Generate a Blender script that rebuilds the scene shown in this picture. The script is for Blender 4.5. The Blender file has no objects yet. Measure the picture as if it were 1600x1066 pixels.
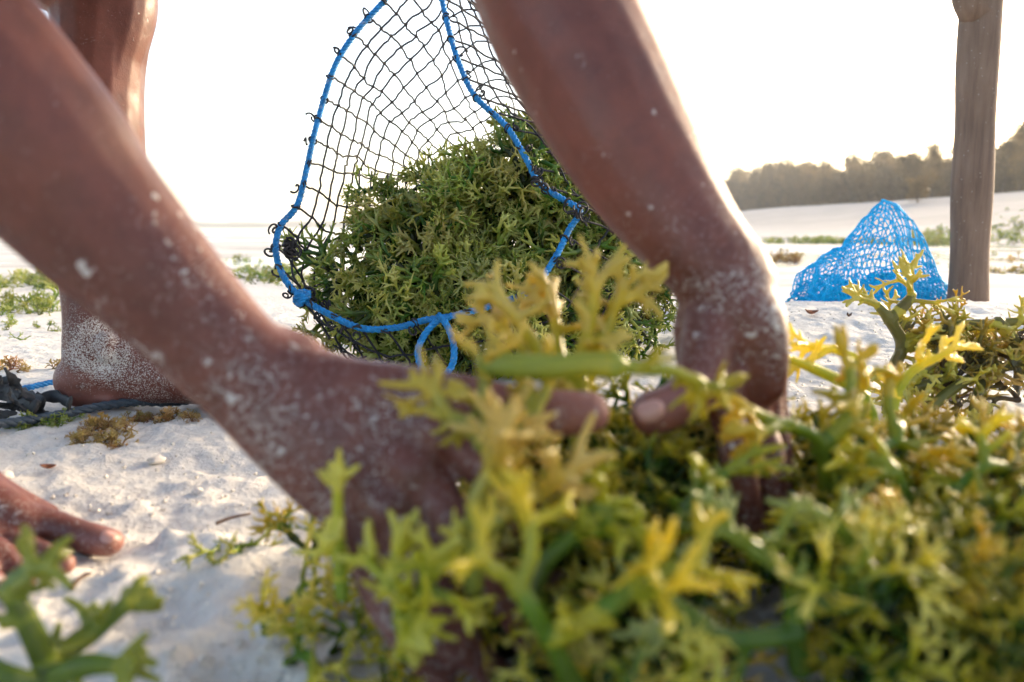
import bpy, bmesh, math, random
import numpy as np
from mathutils import Vector, Matrix, Quaternion, kdtree

R = math.radians
scene = bpy.context.scene
COL = scene.collection
random.seed(7)

# ------------------------------------------------------------------ camera
FPX = 1244.0
PITCH = R(8.1)
CAMZ = 0.23
cam = bpy.data.cameras.new("camera")
cam_ob = bpy.data.objects.new("camera", cam)
COL.objects.link(cam_ob)
cam.sensor_width = 36.0
cam.lens = FPX / 1600 * 36.0
cam.clip_start = 0.02
cam.clip_end = 9000
cam_ob.location = (0, 0, CAMZ)
cam_ob.rotation_euler = (R(90) - PITCH, 0, 0)
cam.dof.use_dof = True
cam.dof.focus_distance = 1.18
cam.dof.aperture_fstop = 5.0
scene.camera = cam_ob

# ------------------------------------------------------------------ light
SUN_AZ = R(50)      # to the right of the viewing direction (+Y)
SUN_EL = R(14)
world = bpy.data.worlds.new("World")
scene.world = world
world.use_nodes = True
wn = world.node_tree.nodes
wl = world.node_tree.links
sky = wn.new("ShaderNodeTexSky")
sky.sky_type = 'NISHITA'
sky.sun_disc = False
sky.sun_elevation = SUN_EL
sky.sun_rotation = SUN_AZ
sky.altitude = 0
sky.air_density = 0.8
sky.dust_density = 2.5
sky.ozone_density = 0.0
wn["Background"].inputs["Strength"].default_value = 0.15
wl.new(sky.outputs[0], wn["Background"].inputs["Color"])
sun = bpy.data.lights.new("sun", 'SUN')
sun.energy = 2.0
sun.angle = R(14.0)
sun.color = (1.0, 0.82, 0.58)
sun_ob = bpy.data.objects.new("sun", sun)
COL.objects.link(sun_ob)
sdir = Vector((math.sin(SUN_AZ) * math.cos(SUN_EL), math.cos(SUN_AZ) * math.cos(SUN_EL), math.sin(SUN_EL)))
sun_ob.rotation_euler = sdir.to_track_quat('Z', 'Y').to_euler()
sun_ob.location = (6, 6, 5)

vs = scene.view_settings
vs.view_transform = 'Standard'
vs.look = 'None'
vs.gamma = 1
vs.use_curve_mapping = False
vs.exposure = 1.82
scene.cycles.use_denoising = True
scene.cycles.adaptive_threshold = 0.03
scene.cycles.max_bounces = 6
scene.cycles.diffuse_bounces = 3
scene.cycles.glossy_bounces = 3
scene.cycles.transparent_max_bounces = 8
scene.cycles.volume_bounces = 1

# ------------------------------------------------------------------ helpers
FW = Vector((0, math.cos(PITCH), -math.sin(PITCH)))
UP = Vector((0, math.sin(PITCH), math.cos(PITCH)))
RT = Vector((1, 0, 0))
CP = Vector((0, 0, CAMZ))

def P(px, py, d):
    """world point seen at photo pixel px,py at depth d metres"""
    return CP + FW * d + RT * ((px - 800) / FPX * d) + UP * ((533 - py) / FPX * d)

def G(px, py, z=0.0):
    v = FW + RT * ((px - 800) / FPX) + UP * ((533 - py) / FPX)
    return CP + v * ((z - CAMZ) / v.z)

def hash2(ix, iy, seed):
    h = (ix.astype(np.int64) * 374761393 + iy.astype(np.int64) * 668265263 + seed * 974711) & 0x7fffffff
    h = ((h ^ (h >> 13)) * 1274126177) & 0x7fffffff
    return ((h ^ (h >> 16)) & 0xffffff) / float(0xffffff)

def vnoise(x, y, seed=0):
    x = np.asarray(x, float); y = np.asarray(y, float)
    ix = np.floor(x); iy = np.floor(y)
    fx = x - ix; fy = y - iy
    fx = fx * fx * (3 - 2 * fx); fy = fy * fy * (3 - 2 * fy)
    a = hash2(ix, iy, seed); b = hash2(ix + 1, iy, seed)
    c = hash2(ix, iy + 1, seed); d = hash2(ix + 1, iy + 1, seed)
    return (a * (1 - fx) + b * fx) * (1 - fy) + (c * (1 - fx) + d * fx) * fy - 0.5

def fbm(x, y, seed=0, octaves=4, gain=0.5):
    s = 0; a = 1
    for i in range(octaves):
        s = s + a * vnoise(x * 2 ** i + 17.3 * i, y * 2 ** i - 9.1 * i, seed + i)
        a *= gain
    return s

def sstep(a, b, x):
    t = np.clip((np.asarray(x, float) - a) / (b - a), 0, 1)
    return t * t * (3 - 2 * t)

def link(name, mesh, parent=None, mat=None):
    o = bpy.data.objects.new(name, mesh)
    COL.objects.link(o)
    if parent is not None:
        o.parent = parent
    if mat is not None:
        mesh.materials.clear(); mesh.materials.append(mat)
    return o

def tag(o, label=None, cat=None, group=None, kind=None):
    if label: o["label"] = label
    if cat: o["category"] = cat
    if group: o["group"] = group
    if kind: o["kind"] = kind
    return o

def empty(name, loc=(0, 0, 0)):
    o = bpy.data.objects.new(name, None)
    COL.objects.link(o)
    o.location = loc
    o.empty_display_size = 0.02
    return o

class MB:
    """collects verts / faces of one mesh"""
    def __init__(self):
        self.v = []; self.f = []
    def add(self, verts, faces):
        n = len(self.v)
        self.v.extend(verts)
        self.f.extend([tuple(i + n for i in f) for f in faces])
    def sweep(self, pts, rad, side=None, segs=8, cap=True, round_cap=False):
        """tube along pts; rad: float, list of floats or list of (ra, rb)"""
        pts = [Vector(p) for p in pts]
        n = len(pts)
        if not hasattr(rad, '__len__'):
            rad = [rad] * n
        rr = [(r, r) if not hasattr(r, '__len__') else r for r in rad]
        tang = []
        for i in range(n):
            t = pts[min(i + 1, n - 1)] - pts[max(i - 1, 0)]
            tang.append(t.normalized() if t.length > 1e-9 else Vector((0, 0, 1)))
        if side is None:
            s = tang[0].orthogonal().normalized()
            sides = []
            for t in tang:
                s = (s - t * s.dot(t))
                s = s.normalized() if s.length > 1e-6 else t.orthogonal().normalized()
                sides.append(s.copy())
        else:
            if not isinstance(side, list):
                side = [side] * n
            sides = []
            for t, s in zip(tang, side):
                s = s - t * s.dot(t)
                sides.append(s.normalized())
        P2 = []; RR = []; SS = []; TT = []
        if round_cap:
            for k in (0.97, 0.8, 0.5, 0.2):
                m = min(rr[0]); a = math.asin(k)
                P2.append(pts[0] - tang[0] * m * k); RR.append((rr[0][0] * math.cos(a), rr[0][1] * math.cos(a)))
                SS.append(sides[0]); TT.append(tang[0])
        for i in range(n):
            P2.append(pts[i]); RR.append(rr[i]); SS.append(sides[i]); TT.append(tang[i])
        if round_cap:
            for k in (0.2, 0.5, 0.8, 0.97):
                m = min(rr[-1]); a = math.asin(k)
                P2.append(pts[-1] + tang[-1] * m * k); RR.append((rr[-1][0] * math.cos(a), rr[-1][1] * math.cos(a)))
                SS.append(sides[-1]); TT.append(tang[-1])
        base = len(self.v)
        cs = [(math.cos(2 * math.pi * k / segs), math.sin(2 * math.pi * k / segs)) for k in range(segs)]
        for p, (ra, rb), s, t in zip(P2, RR, SS, TT):
            nn = t.cross(s)
            for c, sn in cs:
                self.v.append(p + s * (ra * c) + nn * (rb * sn))
        m = len(P2)
        for i in range(m - 1):
            a = base + i * segs; b = a + segs
            for k in range(segs):
                k2 = (k + 1) % segs
                self.f.append((a + k, a + k2, b + k2, b + k))
        if cap:
            self.f.append(tuple(base + k for k in reversed(range(segs))))
            self.f.append(tuple(base + (m - 1) * segs + k for k in range(segs)))
    def mesh(self, name, smooth=True):
        me = bpy.data.meshes.new(name)
        me.from_pydata([tuple(v) for v in self.v], [], self.f)
        if smooth:
            me.polygons.foreach_set("use_smooth", [True] * len(me.polygons))
        me.update()
        return me
    def build(self, name, mat=None, parent=None, smooth=True):
        return link(name, self.mesh(name, smooth), parent, mat)

def catmull(pts, sub=6, closed=False):
    pts = [tuple(p) for p in pts]
    A = np.array(pts, float)
    n = len(A)
    out = []
    rng = range(n) if closed else range(n - 1)
    for i in rng:
        if closed:
            p0, p1, p2, p3 = A[(i - 1) % n], A[i], A[(i + 1) % n], A[(i + 2) % n]
        else:
            p0, p1, p2, p3 = A[max(i - 1, 0)], A[i], A[i + 1], A[min(i + 2, n - 1)]
        for k in range(sub):
            t = k / sub
            out.append(0.5 * ((2 * p1) + (-p0 + p2) * t + (2 * p0 - 5 * p1 + 4 * p2 - p3) * t * t + (-p0 + 3 * p1 - 3 * p2 + p3) * t ** 3))
    if not closed:
        out.append(A[-1])
    return out

def resample(pts, step):
    A = np.array([tuple(p) for p in pts], float)
    seg = np.linalg.norm(np.diff(A, axis=0), axis=1)
    s = np.concatenate([[0], np.cumsum(seg)])
    n = max(2, int(s[-1] / step) + 1)
    t = np.linspace(0, s[-1], n)
    return [Vector((np.interp(q, s, A[:, 0]), np.interp(q, s, A[:, 1]), np.interp(q, s, A[:, 2]))) for q in t]

def remesh(mb, voxel, smooth=0, sfac=0.5):
    me = mb.mesh("tmp")
    o = link("tmp", me)
    m = o.modifiers.new("r", 'REMESH')
    m.mode = 'VOXEL'; m.voxel_size = voxel; m.use_smooth_shade = True
    if smooth:
        sm = o.modifiers.new("s", 'SMOOTH')
        sm.iterations = smooth; sm.factor = sfac
    dg = bpy.context.evaluated_depsgraph_get()
    out = bpy.data.meshes.new_from_object(o.evaluated_get(dg))
    bpy.data.objects.remove(o); bpy.data.meshes.remove(me)
    return out

def co_array(me):
    a = np.empty(len(me.vertices) * 3)
    me.vertices.foreach_get("co", a)
    return a.reshape(-1, 3)

def set_attr(me, name, arr):
    at = me.attributes.new(name, 'FLOAT', 'POINT')
    at.data.foreach_set("value", np.asarray(arr, dtype=np.float32))

# ------------------------------------------------------------------ materials
class NT:
    def __init__(self, name):
        self.m = bpy.data.materials.new(name)
        self.m.use_nodes = True
        self.t = self.m.node_tree
        self.n = self.t.nodes
        self.bsdf = self.n["Principled BSDF"]
        self.out = self.n["Material Output"]
    def node(self, typ, **kw):
        nd = self.n.new(typ)
        for k, v in kw.items():
            setattr(nd, k, v)
        return nd
    def set(self, sock, v):
        if isinstance(v, bpy.types.NodeSocket):
            self.t.links.new(v, sock)
        else:
            if hasattr(v, '__len__') and len(v) == 3 and sock.type == 'RGBA':
                v = (*v, 1)
            sock.default_value = v
    def coord(self, which="Object"):
        return self.node("ShaderNodeTexCoord").outputs[which]
    def noise(self, vec, scale, detail=4, rough=0.55, dist=0.0):
        nd = self.node("ShaderNodeTexNoise")
        self.set(nd.inputs["Vector"], vec)
        nd.inputs["Scale"].default_value = scale
        nd.inputs["Detail"].default_value = detail
        nd.inputs["Roughness"].default_value = rough
        nd.inputs["Distortion"].default_value = dist
        return nd.outputs["Fac"]
    def voronoi(self, vec, scale, out="Distance", rnd=1.0):
        nd = self.node("ShaderNodeTexVoronoi")
        self.set(nd.inputs["Vector"], vec)
        nd.inputs["Scale"].default_value = scale
        nd.inputs["Randomness"].default_value = rnd
        return nd.outputs[out]
    def math(self, op, a, b=0.0, clamp=False):
        nd = self.node("ShaderNodeMath", operation=op, use_clamp=clamp)
        self.set(nd.inputs[0], a); self.set(nd.inputs[1], b)
        return nd.outputs[0]
    def ramp(self, fac, stops):
        nd = self.node("ShaderNodeValToRGB")
        self.set(nd.inputs[0], fac)
        e = nd.color_ramp.elements
        while len(e) < len(stops):
            e.new(0.5)
        for el, (p, c) in zip(e, stops):
            el.position = p
            el.color = (*c, 1) if hasattr(c, '__len__') else (c, c, c, 1)
        return nd.outputs[0]
    def mix(self, fac, a, b, blend='MIX'):
        nd = self.node("ShaderNodeMix", data_type='RGBA', blend_type=blend)
        self.set(nd.inputs[0], fac); self.set(nd.inputs[6], a); self.set(nd.inputs[7], b)
        return nd.outputs[2]
    def maprange(self, v, a, b, c=0.0, d=1.0):
        nd = self.node("ShaderNodeMapRange")
        self.set(nd.inputs[0], v)
        for i, x in enumerate((a, b, c, d)):
            self.set(nd.inputs[i + 1], x)
        return nd.outputs[0]
    def attr(self, name):
        return self.node("ShaderNodeAttribute", attribute_name=name).outputs["Fac"]
    def bump(self, h, strength=0.3, dist=0.001, normal=None):
        nd = self.node("ShaderNodeBump")
        self.set(nd.inputs["Height"], h)
        nd.inputs["Strength"].default_value = strength
        nd.inputs["Distance"].default_value = dist
        if normal is not None:
            self.set(nd.inputs["Normal"], normal)
        return nd.outputs[0]
    def p(self, **kw):
        for k, v in kw.items():
            self.set(self.bsdf.inputs[k.replace("_", " ")], v)

def mat_plain(name, col, rough=0.6, var=0.3, scale=40.0, bump=0.0, spec=0.5):
    t = NT(name)
    c = t.coord()
    n = t.noise(c, scale, 5)
    dark = tuple(x * (1 - var) for x in col); lite = tuple(min(1, x * (1 + var)) for x in col)
    t.p(Base_Color=t.ramp(n, [(0.3, dark), (0.7, lite)]), Roughness=rough)
    t.bsdf.inputs["Specular IOR Level"].default_value = spec
    if bump:
        t.p(Normal=t.bump(n, bump, 0.002))
    return t.m

# sand
t = NT("coral_sand")
c = t.coord()
grain = t.noise(c, 900, 3, 0.7)
mid = t.noise(c, 60, 5, 0.6)
big = t.noise(c, 3.0, 4, 0.5)
colr = t.ramp(mid, [(0.25, (0.60, 0.55, 0.49)), (0.6, (0.71, 0.67, 0.61)), (0.8, (0.77, 0.74, 0.69))])
colr = t.mix(t.ramp(big, [(0.35, 0.0), (0.7, 0.35)]), colr, (0.60, 0.555, 0.50))
speck = t.maprange(t.voronoi(c, 260), 0.10, 0.16, 1.0, 0.0)
speck = t.math('MULTIPLY', speck, t.maprange(t.noise(c, 35, 2), 0.48, 0.58, 0, 0.7))
colr = t.mix(speck, colr, (0.30, 0.24, 0.19))
sx = t.node('ShaderNodeSeparateXYZ'); t.set(sx.inputs[0], c)
dry = t.math('MULTIPLY', t.maprange(sx.outputs['X'], 5, 16), t.maprange(t.noise(c, 0.22, 5, 0.6), 0.25, 0.75, 0.55, 1.0))
colr = t.mix(dry, colr, (0.37, 0.325, 0.295))
mp = t.node('ShaderNodeMapping'); t.set(mp.inputs['Vector'], c); mp.inputs['Scale'].default_value = (0.5, 2.2, 1.0)
wet = t.math('MULTIPLY', t.maprange(sx.outputs['Y'], 2.3, 3.5), t.maprange(t.noise(mp.outputs[0], 0.8, 6, 0.62), 0.47, 0.60, 0.0, 0.75))
colr = t.mix(wet, colr, (0.34, 0.315, 0.285))
t.p(Base_Color=colr, Roughness=0.9)
t.bsdf.inputs["Specular IOR Level"].default_value = 0.25
b1 = t.bump(mid, 0.6, 0.012)
t.p(Normal=t.bump(grain, 0.5, 0.0015, b1))
M_SAND = t.m

# shallow water
t = NT("shallow_water")
c = t.coord()
mp = t.node("ShaderNodeMapping"); t.set(mp.inputs["Vector"], c); mp.inputs["Scale"].default_value = (0.35, 1.0, 1.0)
n1 = t.noise(mp.outputs[0], 3.0, 5, 0.6)
t.p(Base_Color=(0.52, 0.55, 0.54), Roughness=0.10, IOR=1.33, Normal=t.bump(n1, 0.35, 0.02))
M_WATER = t.m

# skin
def skin_material(name):
    t = NT(name)
    c = t.coord()
    n1 = t.noise(c, 9, 4, 0.6)
    n2 = t.noise(c, 70, 4, 0.65)
    base = t.ramp(n1, [(0.3, (0.085, 0.0225, 0.0135)), (0.7, (0.175, 0.050, 0.031))])
    base = t.mix(0.35, base, t.ramp(n2, [(0.35, (0.070, 0.018, 0.0105)), (0.7, (0.20, 0.062, 0.041))]))
    pale = t.attr("pale")
    base = t.mix(t.math('MULTIPLY', pale, 0.7), base, (0.36, 0.15, 0.115))
    sandy = t.attr("sandy")
    # fine grains
    v1 = t.voronoi(c, 780)
    rnd1 = t.noise(c, 420, 1, 0.5)
    thr = t.math('ADD', t.math('MULTIPLY', sandy, 0.46), t.math('MULTIPLY', t.noise(c, 24, 4, 0.65), 0.50))
    g1 = t.maprange(t.math('SUBTRACT', t.math('MULTIPLY', thr, 0.75), t.math('ADD', t.math('MULTIPLY', v1, 0.55), t.math('MULTIPLY', rnd1, 0.35))), 0.0, 0.03)
    # larger clots
    cl = t.noise(c, 115, 3, 0.55)
    patch = t.noise(c, 22, 3, 0.6)
    g2 = t.maprange(t.math('ADD', t.math('ADD', cl, t.math('MULTIPLY', patch, 0.30)), t.math('MULTIPLY', t.attr("clot"), 0.12)), 0.875, 0.925)
    gm = t.math('MAXIMUM', g1, t.math('MULTIPLY', g2, 0.62), clamp=True)
    colr = t.mix(gm, base, (0.66, 0.62, 0.57))
    t.p(Base_Color=colr, Roughness=t.math('MAXIMUM', t.maprange(gm, 0, 1, 0.0, 0.9), t.maprange(t.noise(c, 35, 4, 0.6), 0.35, 0.65, 0.40, 0.60)))
    t.bsdf.inputs["Specular IOR Level"].default_value = 0.45
    fine = t.voronoi(c, 700)
    b1 = t.bump(fine, 0.18, 0.0006)
    b1 = t.bump(n2, 0.25, 0.0025, b1)
    t.p(Normal=t.bump(gm, 0.7, 0.001, b1))
    return t.m
M_SKIN = skin_material("sandy_brown_skin")
t = NT("nail"); t.p(Base_Color=(0.52, 0.27, 0.21), Roughness=0.3); M_NAIL = t.m

# seaweed
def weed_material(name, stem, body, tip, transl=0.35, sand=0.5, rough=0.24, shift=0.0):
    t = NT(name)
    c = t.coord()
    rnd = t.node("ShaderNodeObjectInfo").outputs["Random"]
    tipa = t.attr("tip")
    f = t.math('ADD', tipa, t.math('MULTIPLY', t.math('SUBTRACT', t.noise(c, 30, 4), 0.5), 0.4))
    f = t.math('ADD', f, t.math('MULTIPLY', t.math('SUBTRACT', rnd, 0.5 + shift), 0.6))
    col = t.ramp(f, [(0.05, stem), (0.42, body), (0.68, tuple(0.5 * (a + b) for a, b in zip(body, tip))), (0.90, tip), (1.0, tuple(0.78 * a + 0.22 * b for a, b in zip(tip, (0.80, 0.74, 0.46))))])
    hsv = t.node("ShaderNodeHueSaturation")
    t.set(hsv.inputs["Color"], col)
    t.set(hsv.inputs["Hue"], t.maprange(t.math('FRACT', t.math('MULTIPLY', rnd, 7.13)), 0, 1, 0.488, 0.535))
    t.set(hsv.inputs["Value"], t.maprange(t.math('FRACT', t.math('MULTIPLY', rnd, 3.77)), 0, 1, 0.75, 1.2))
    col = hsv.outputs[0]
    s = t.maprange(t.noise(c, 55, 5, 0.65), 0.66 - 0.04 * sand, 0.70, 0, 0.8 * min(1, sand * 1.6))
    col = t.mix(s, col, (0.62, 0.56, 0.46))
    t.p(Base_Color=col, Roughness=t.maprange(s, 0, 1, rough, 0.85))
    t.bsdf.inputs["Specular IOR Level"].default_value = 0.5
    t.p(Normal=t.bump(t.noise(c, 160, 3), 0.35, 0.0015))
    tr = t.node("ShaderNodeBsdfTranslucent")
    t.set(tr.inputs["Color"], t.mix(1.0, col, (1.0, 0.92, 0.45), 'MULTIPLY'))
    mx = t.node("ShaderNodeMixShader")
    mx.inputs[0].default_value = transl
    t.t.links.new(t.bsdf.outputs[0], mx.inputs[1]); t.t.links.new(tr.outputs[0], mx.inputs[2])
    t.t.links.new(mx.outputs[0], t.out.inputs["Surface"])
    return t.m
M_WEED = weed_material("seaweed_fresh", (0.08, 0.10, 0.015), (0.18, 0.29, 0.02), (0.76, 0.57, 0.045), 0.46, 0.25)
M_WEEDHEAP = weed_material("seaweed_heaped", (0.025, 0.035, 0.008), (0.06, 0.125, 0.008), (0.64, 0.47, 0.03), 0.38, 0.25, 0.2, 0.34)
M_WEEDPALE = weed_material("seaweed_pale", (0.22, 0.30, 0.05), (0.34, 0.38, 0.06), (0.70, 0.52, 0.06), 0.40, 0.2)
M_WEEDSTEM = weed_material("seaweed_stem", (0.34, 0.42, 0.06), (0.42, 0.44, 0.05), (0.70, 0.55, 0.05), 0.45, 0.2)
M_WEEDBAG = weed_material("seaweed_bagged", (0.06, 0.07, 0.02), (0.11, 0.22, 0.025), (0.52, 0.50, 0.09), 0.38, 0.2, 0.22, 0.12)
M_WEEDOLD = weed_material("seaweed_olive", (0.13, 0.085, 0.045), (0.20, 0.17, 0.045), (0.62, 0.45, 0.05), 0.4, 0.2)
M_WEEDGREEN = weed_material("seaweed_green", (0.12, 0.14, 0.03), (0.17, 0.26, 0.03), (0.40, 0.42, 0.05), 0.4, 0.2)
M_WEEDBROWN = weed_material("seaweed_rust", (0.18, 0.075, 0.03), (0.30, 0.14, 0.04), (0.50, 0.29, 0.08), 0.35, 0.5, 0.5)

M_NET = mat_plain("dark_net_twine", (0.022, 0.02, 0.022), 0.75, 0.5, 200)
def rope_material(name, col, sandy):
    t = NT(name)
    c = t.coord()
    n = t.noise(c, 120, 4)
    base = t.ramp(n, [(0.3, tuple(x * 0.6 for x in col)), (0.7, tuple(min(1, x * 1.25) for x in col))])
    s = t.maprange(t.noise(c, 70, 5, 0.7), 0.60, 0.66, 0, sandy)
    t.p(Base_Color=t.mix(s, base, (0.6, 0.58, 0.55)), Roughness=0.55)
    t.p(Normal=t.bump(t.noise(c, 500, 3), 0.5, 0.001))
    return t.m
M_ROPE = rope_material("blue_rope", (0.001, 0.22, 0.56), 0.3)
M_ROPEDARK = rope_material("weathered_rope", (0.05, 0.07, 0.09), 0.25)
M_RAG = mat_plain("black_rag", (0.03, 0.028, 0.028), 0.7, 0.5, 60, 0.5)
M_BLUENET = mat_plain("blue_net_twine", (0.0, 0.42, 0.76), 0.6, 0.2, 60, 0.0, 0.2)
t = NT("weathered_pole_wood")
c = t.coord()
mp = t.node("ShaderNodeMapping"); t.set(mp.inputs["Vector"], c); mp.inputs["Scale"].default_value = (1, 1, 0.09)
g = t.noise(mp.outputs[0], 60, 6, 0.65)
g2 = t.noise(c, 7, 4)
colr = t.ramp(g, [(0.2, (0.085, 0.052, 0.038)), (0.5, (0.175, 0.115, 0.083)), (0.85, (0.25, 0.175, 0.13))])
colr = t.mix(t.ramp(g2, [(0.4, 0.0), (0.75, 0.5)]), colr, (0.12, 0.075, 0.05))
sp = t.maprange(t.voronoi(c, 70), 0.07, 0.12, 0.7, 0.0)
colr = t.mix(sp, colr, (0.4, 0.37, 0.33))
t.p(Base_Color=colr, Roughness=0.85, Normal=t.bump(g, 0.35, 0.004))
M_POLE = t.m
M_BARK = mat_plain("bark", (0.12, 0.09, 0.065), 0.9, 0.4, 8)
def leaf_material(name, a, b):
    t = NT(name)
    rnd = t.node("ShaderNodeObjectInfo").outputs["Random"]
    n = t.noise(t.coord(), 1.3, 3)
    f = t.math('ADD', t.math('MULTIPLY', n, 0.7), t.math('MULTIPLY', rnd, 0.4))
    col = t.ramp(f, [(0.3, a), (0.75, b)])
    t.p(Base_Color=col, Roughness=0.6)
    tr = t.node("ShaderNodeBsdfTranslucent")
    t.set(tr.inputs["Color"], col)
    mx = t.node("ShaderNodeMixShader"); mx.inputs[0].default_value = 0.4
    t.t.links.new(t.bsdf.outputs[0], mx.inputs[1]); t.t.links.new(tr.outputs[0], mx.inputs[2])
    t.t.links.new(mx.outputs[0], t.out.inputs["Surface"])
    return t.m
M_LEAF = leaf_material("coastal_leaves", (0.065, 0.055, 0.025), (0.20, 0.135, 0.055))
M_FARWOOD = mat_plain("far_wood", (0.07, 0.085, 0.05), 0.9, 0.3, 0.02)
M_SHELL = mat_plain("shell", (0.66, 0.60, 0.52), 0.6, 0.2, 80, 0.4)
M_DRYLEAF = mat_plain("dry_leaf", (0.26, 0.09, 0.035), 0.6, 0.4, 60)
M_TWIG = mat_plain("twig", (0.10, 0.055, 0.035), 0.8, 0.4, 80)
M_CLOTH = mat_plain("cotton_cloth", (0.10, 0.12, 0.16), 0.9, 0.2, 30)

# ------------------------------------------------------------------ the beach
def axis(spans):
    out = []
    for a, b, s0, s1 in spans:
        x = a
        while x < b - 1e-6:
            out.append(x)
            f = (x - a) / (b - a)
            x += s0 * (s1 / s0) ** f
    out.append(spans[-1][1])
    return np.array(out)

RIDGE_Y = 1.95
def ground_h(x, y, fine=True):
    x = np.asarray(x, float); y = np.asarray(y, float)
    h = np.zeros(np.broadcast(x, y).shape)
    # sand bank on the right behind the hands, dropping away past its lip
    lip = RIDGE_Y + 0.10 * vnoise(x * 1.7, y * 0 + 2.0, 5)
    bank = 0.048 * sstep(0.75, 1.75, y) * sstep(0.1, 0.5, x) * (1 - sstep(lip, lip + 0.16, y))
    h = h + bank
    # tidal flat falls gently, the dune climbs on the right
    h = h - 0.05 * sstep(2.1, 7.0, y) * (1 - sstep(6, 14, x))
    h = h + 3.3 * sstep(7, 46, x) + 0.9 * sstep(46, 120, x)
    h = h - 0.6 * sstep(25, 60, y) * (1 - sstep(4, 12, x - 0.02 * y))
    # soft undulation
    near = 1 - sstep(3, 10, np.abs(x) + y)
    h = h + 0.008 * fbm(x * 2.2, y * 2.2, 11, 3) * near
    h = h + 0.05 * fbm(x * 0.25, y * 0.25, 13, 4) * sstep(2, 8, y) * (1 - sstep(25, 60, y))
    h = h + 0.35 * fbm(x * 0.06, y * 0.06, 23, 4) * sstep(12, 30, x)
    if fine:
        n2 = 1 - sstep(1.6, 3.2, y)
        churn = np.clip(sstep(0.78, 0.45, y) * 1.0, 0, 1)
        churn = np.maximum(churn, 0.35)
        rough = fbm(x * 26, y * 26, 31, 4, 0.55)
        h = h + (0.0045 + 0.0065 * churn) * rough * n2
        lump = np.clip(fbm(x * 55, y * 55, 41, 3, 0.5) - 0.12, 0, 1)
        h = h + 0.020 * lump * churn * n2
        dimp = np.clip(-fbm(x * 17, y * 17, 53, 2) - 0.18, 0, 1)
        h = h - 0.022 * dimp * churn * n2
    return h

# footprints and scrapes pressed into the sand: x, y, rx, ry, angle, depth
DENTS = [(-0.20, 0.60, 0.05, 0.028, 0.1, 0.010), (-0.13, 0.50, 0.045, 0.03, 0.6, 0.012), (-0.30, 0.74, 0.09, 0.04, 0.2, 0.008),
         (0.42, 1.15, 0.10, 0.045, -0.3, 0.010), (0.72, 1.5, 0.12, 0.05, 0.2, 0.012), (-0.22, 0.45, 0.04, 0.03, 1.0, 0.012)]
gx = axis([(-1500, -300, 300, 60), (-300, -30, 40, 4), (-30, -4, 3, 0.35), (-4, -1.1, 0.3, 0.03), (-1.1, -0.75, 0.03, 0.0055), (-0.75, 0.95, 0.0055, 0.0055),
           (0.95, 1.6, 0.0055, 0.04), (1.6, 6, 0.05, 0.35), (6, 40, 0.4, 2), (40, 400, 2, 40), (400, 1500, 60, 300)])
gy = axis([(-40, -2, 6, 0.4), (-2, 0.2, 0.3, 0.02), (0.2, 1.2, 0.0055, 0.0065), (1.2, 2.3, 0.0065, 0.012), (2.3, 6, 0.012, 0.12), (6, 40, 0.15, 1.5), (40, 400, 2, 30), (400, 1500, 40, 300)])
X, Y = np.meshgrid(gx, gy)
Z = ground_h(X, Y)
for dx, dy, rx, ry, a, dep in DENTS:
    u = ((X - dx) * math.cos(a) + (Y - dy) * math.sin(a)) / rx
    v = (-(X - dx) * math.sin(a) + (Y - dy) * math.cos(a)) / ry
    q = u * u + v * v
    Z = Z - dep * np.exp(-q * 1.2) + 0.4 * dep * np.exp(-((np.sqrt(q) - 1.5) / 0.35) ** 2)
nx, ny = len(gx), len(gy)
me = bpy.data.meshes.new("beach")
verts = np.stack([X.ravel(), Y.ravel(), Z.ravel()], 1)
idx = np.arange(nx * ny).reshape(ny, nx)
quads = np.stack([idx[:-1, :-1].ravel(), idx[:-1, 1:].ravel(), idx[1:, 1:].ravel(), idx[1:, :-1].ravel()], 1)
me.vertices.add(len(verts)); me.vertices.foreach_set("co", verts.ravel())
me.loops.add(len(quads) * 4); me.loops.foreach_set("vertex_index", quads.ravel())
me.polygons.add(len(quads)); me.polygons.foreach_set("loop_start", np.arange(len(quads)) * 4)
me.polygons.foreach_set("use_smooth", np.ones(len(quads), bool))
me.update(calc_edges=True)
beach = link("beach", me, None, M_SAND)
tag(beach, "white coral sand beach with churned lumps and footprints", kind="structure")

def gz(x, y):
    return float(ground_h(np.array([x]), np.array([y]))[0])

WATER_Z = -0.054
mb = MB()
mb.add([(-1499, 3, WATER_Z), (9, 3, WATER_Z), (60, 400, WATER_Z), (300, 1499, WATER_Z), (-1499, 1499, WATER_Z)], [(0, 1, 2, 3, 4)])
sea = mb.build("sea", M_WATER)
tag(sea, "pale shallow water over the tidal flat", kind="structure")

# far shore across the water
mb = MB()
xs = np.linspace(-1200, 330, 260)
top = 6.5 + 3.5 * fbm(xs * 0.012, xs * 0, 61, 4) + 2.2 * fbm(xs * 0.1, xs * 0, 62, 3)
row = []
for k, (yy, sc_) in enumerate(((760, 0.0), (763, 0.75), (775, 1.0), (840, 1.0), (880, -0.1))):
    row.append([(x, yy + 15 * float(vnoise(x * 0.02, 3.3, 65)), -0.8 + (h + 1.2 * float(vnoise(x * 0.16, k * 1.7, 66))) * sc_) for x, h in zip(xs, top)])
vv = [p for r_ in row for p in r_]
n = len(xs)
ff = [(a * n + i, a * n + i + 1, (a + 1) * n + i + 1, (a + 1) * n + i) for a in range(4) for i in range(n - 1)]
mb.add(vv, ff)
far = mb.build("far_shore_hills", M_FARWOOD)
tag(far, "low hazy wooded shore on the horizon across the water", kind="structure")

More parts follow.
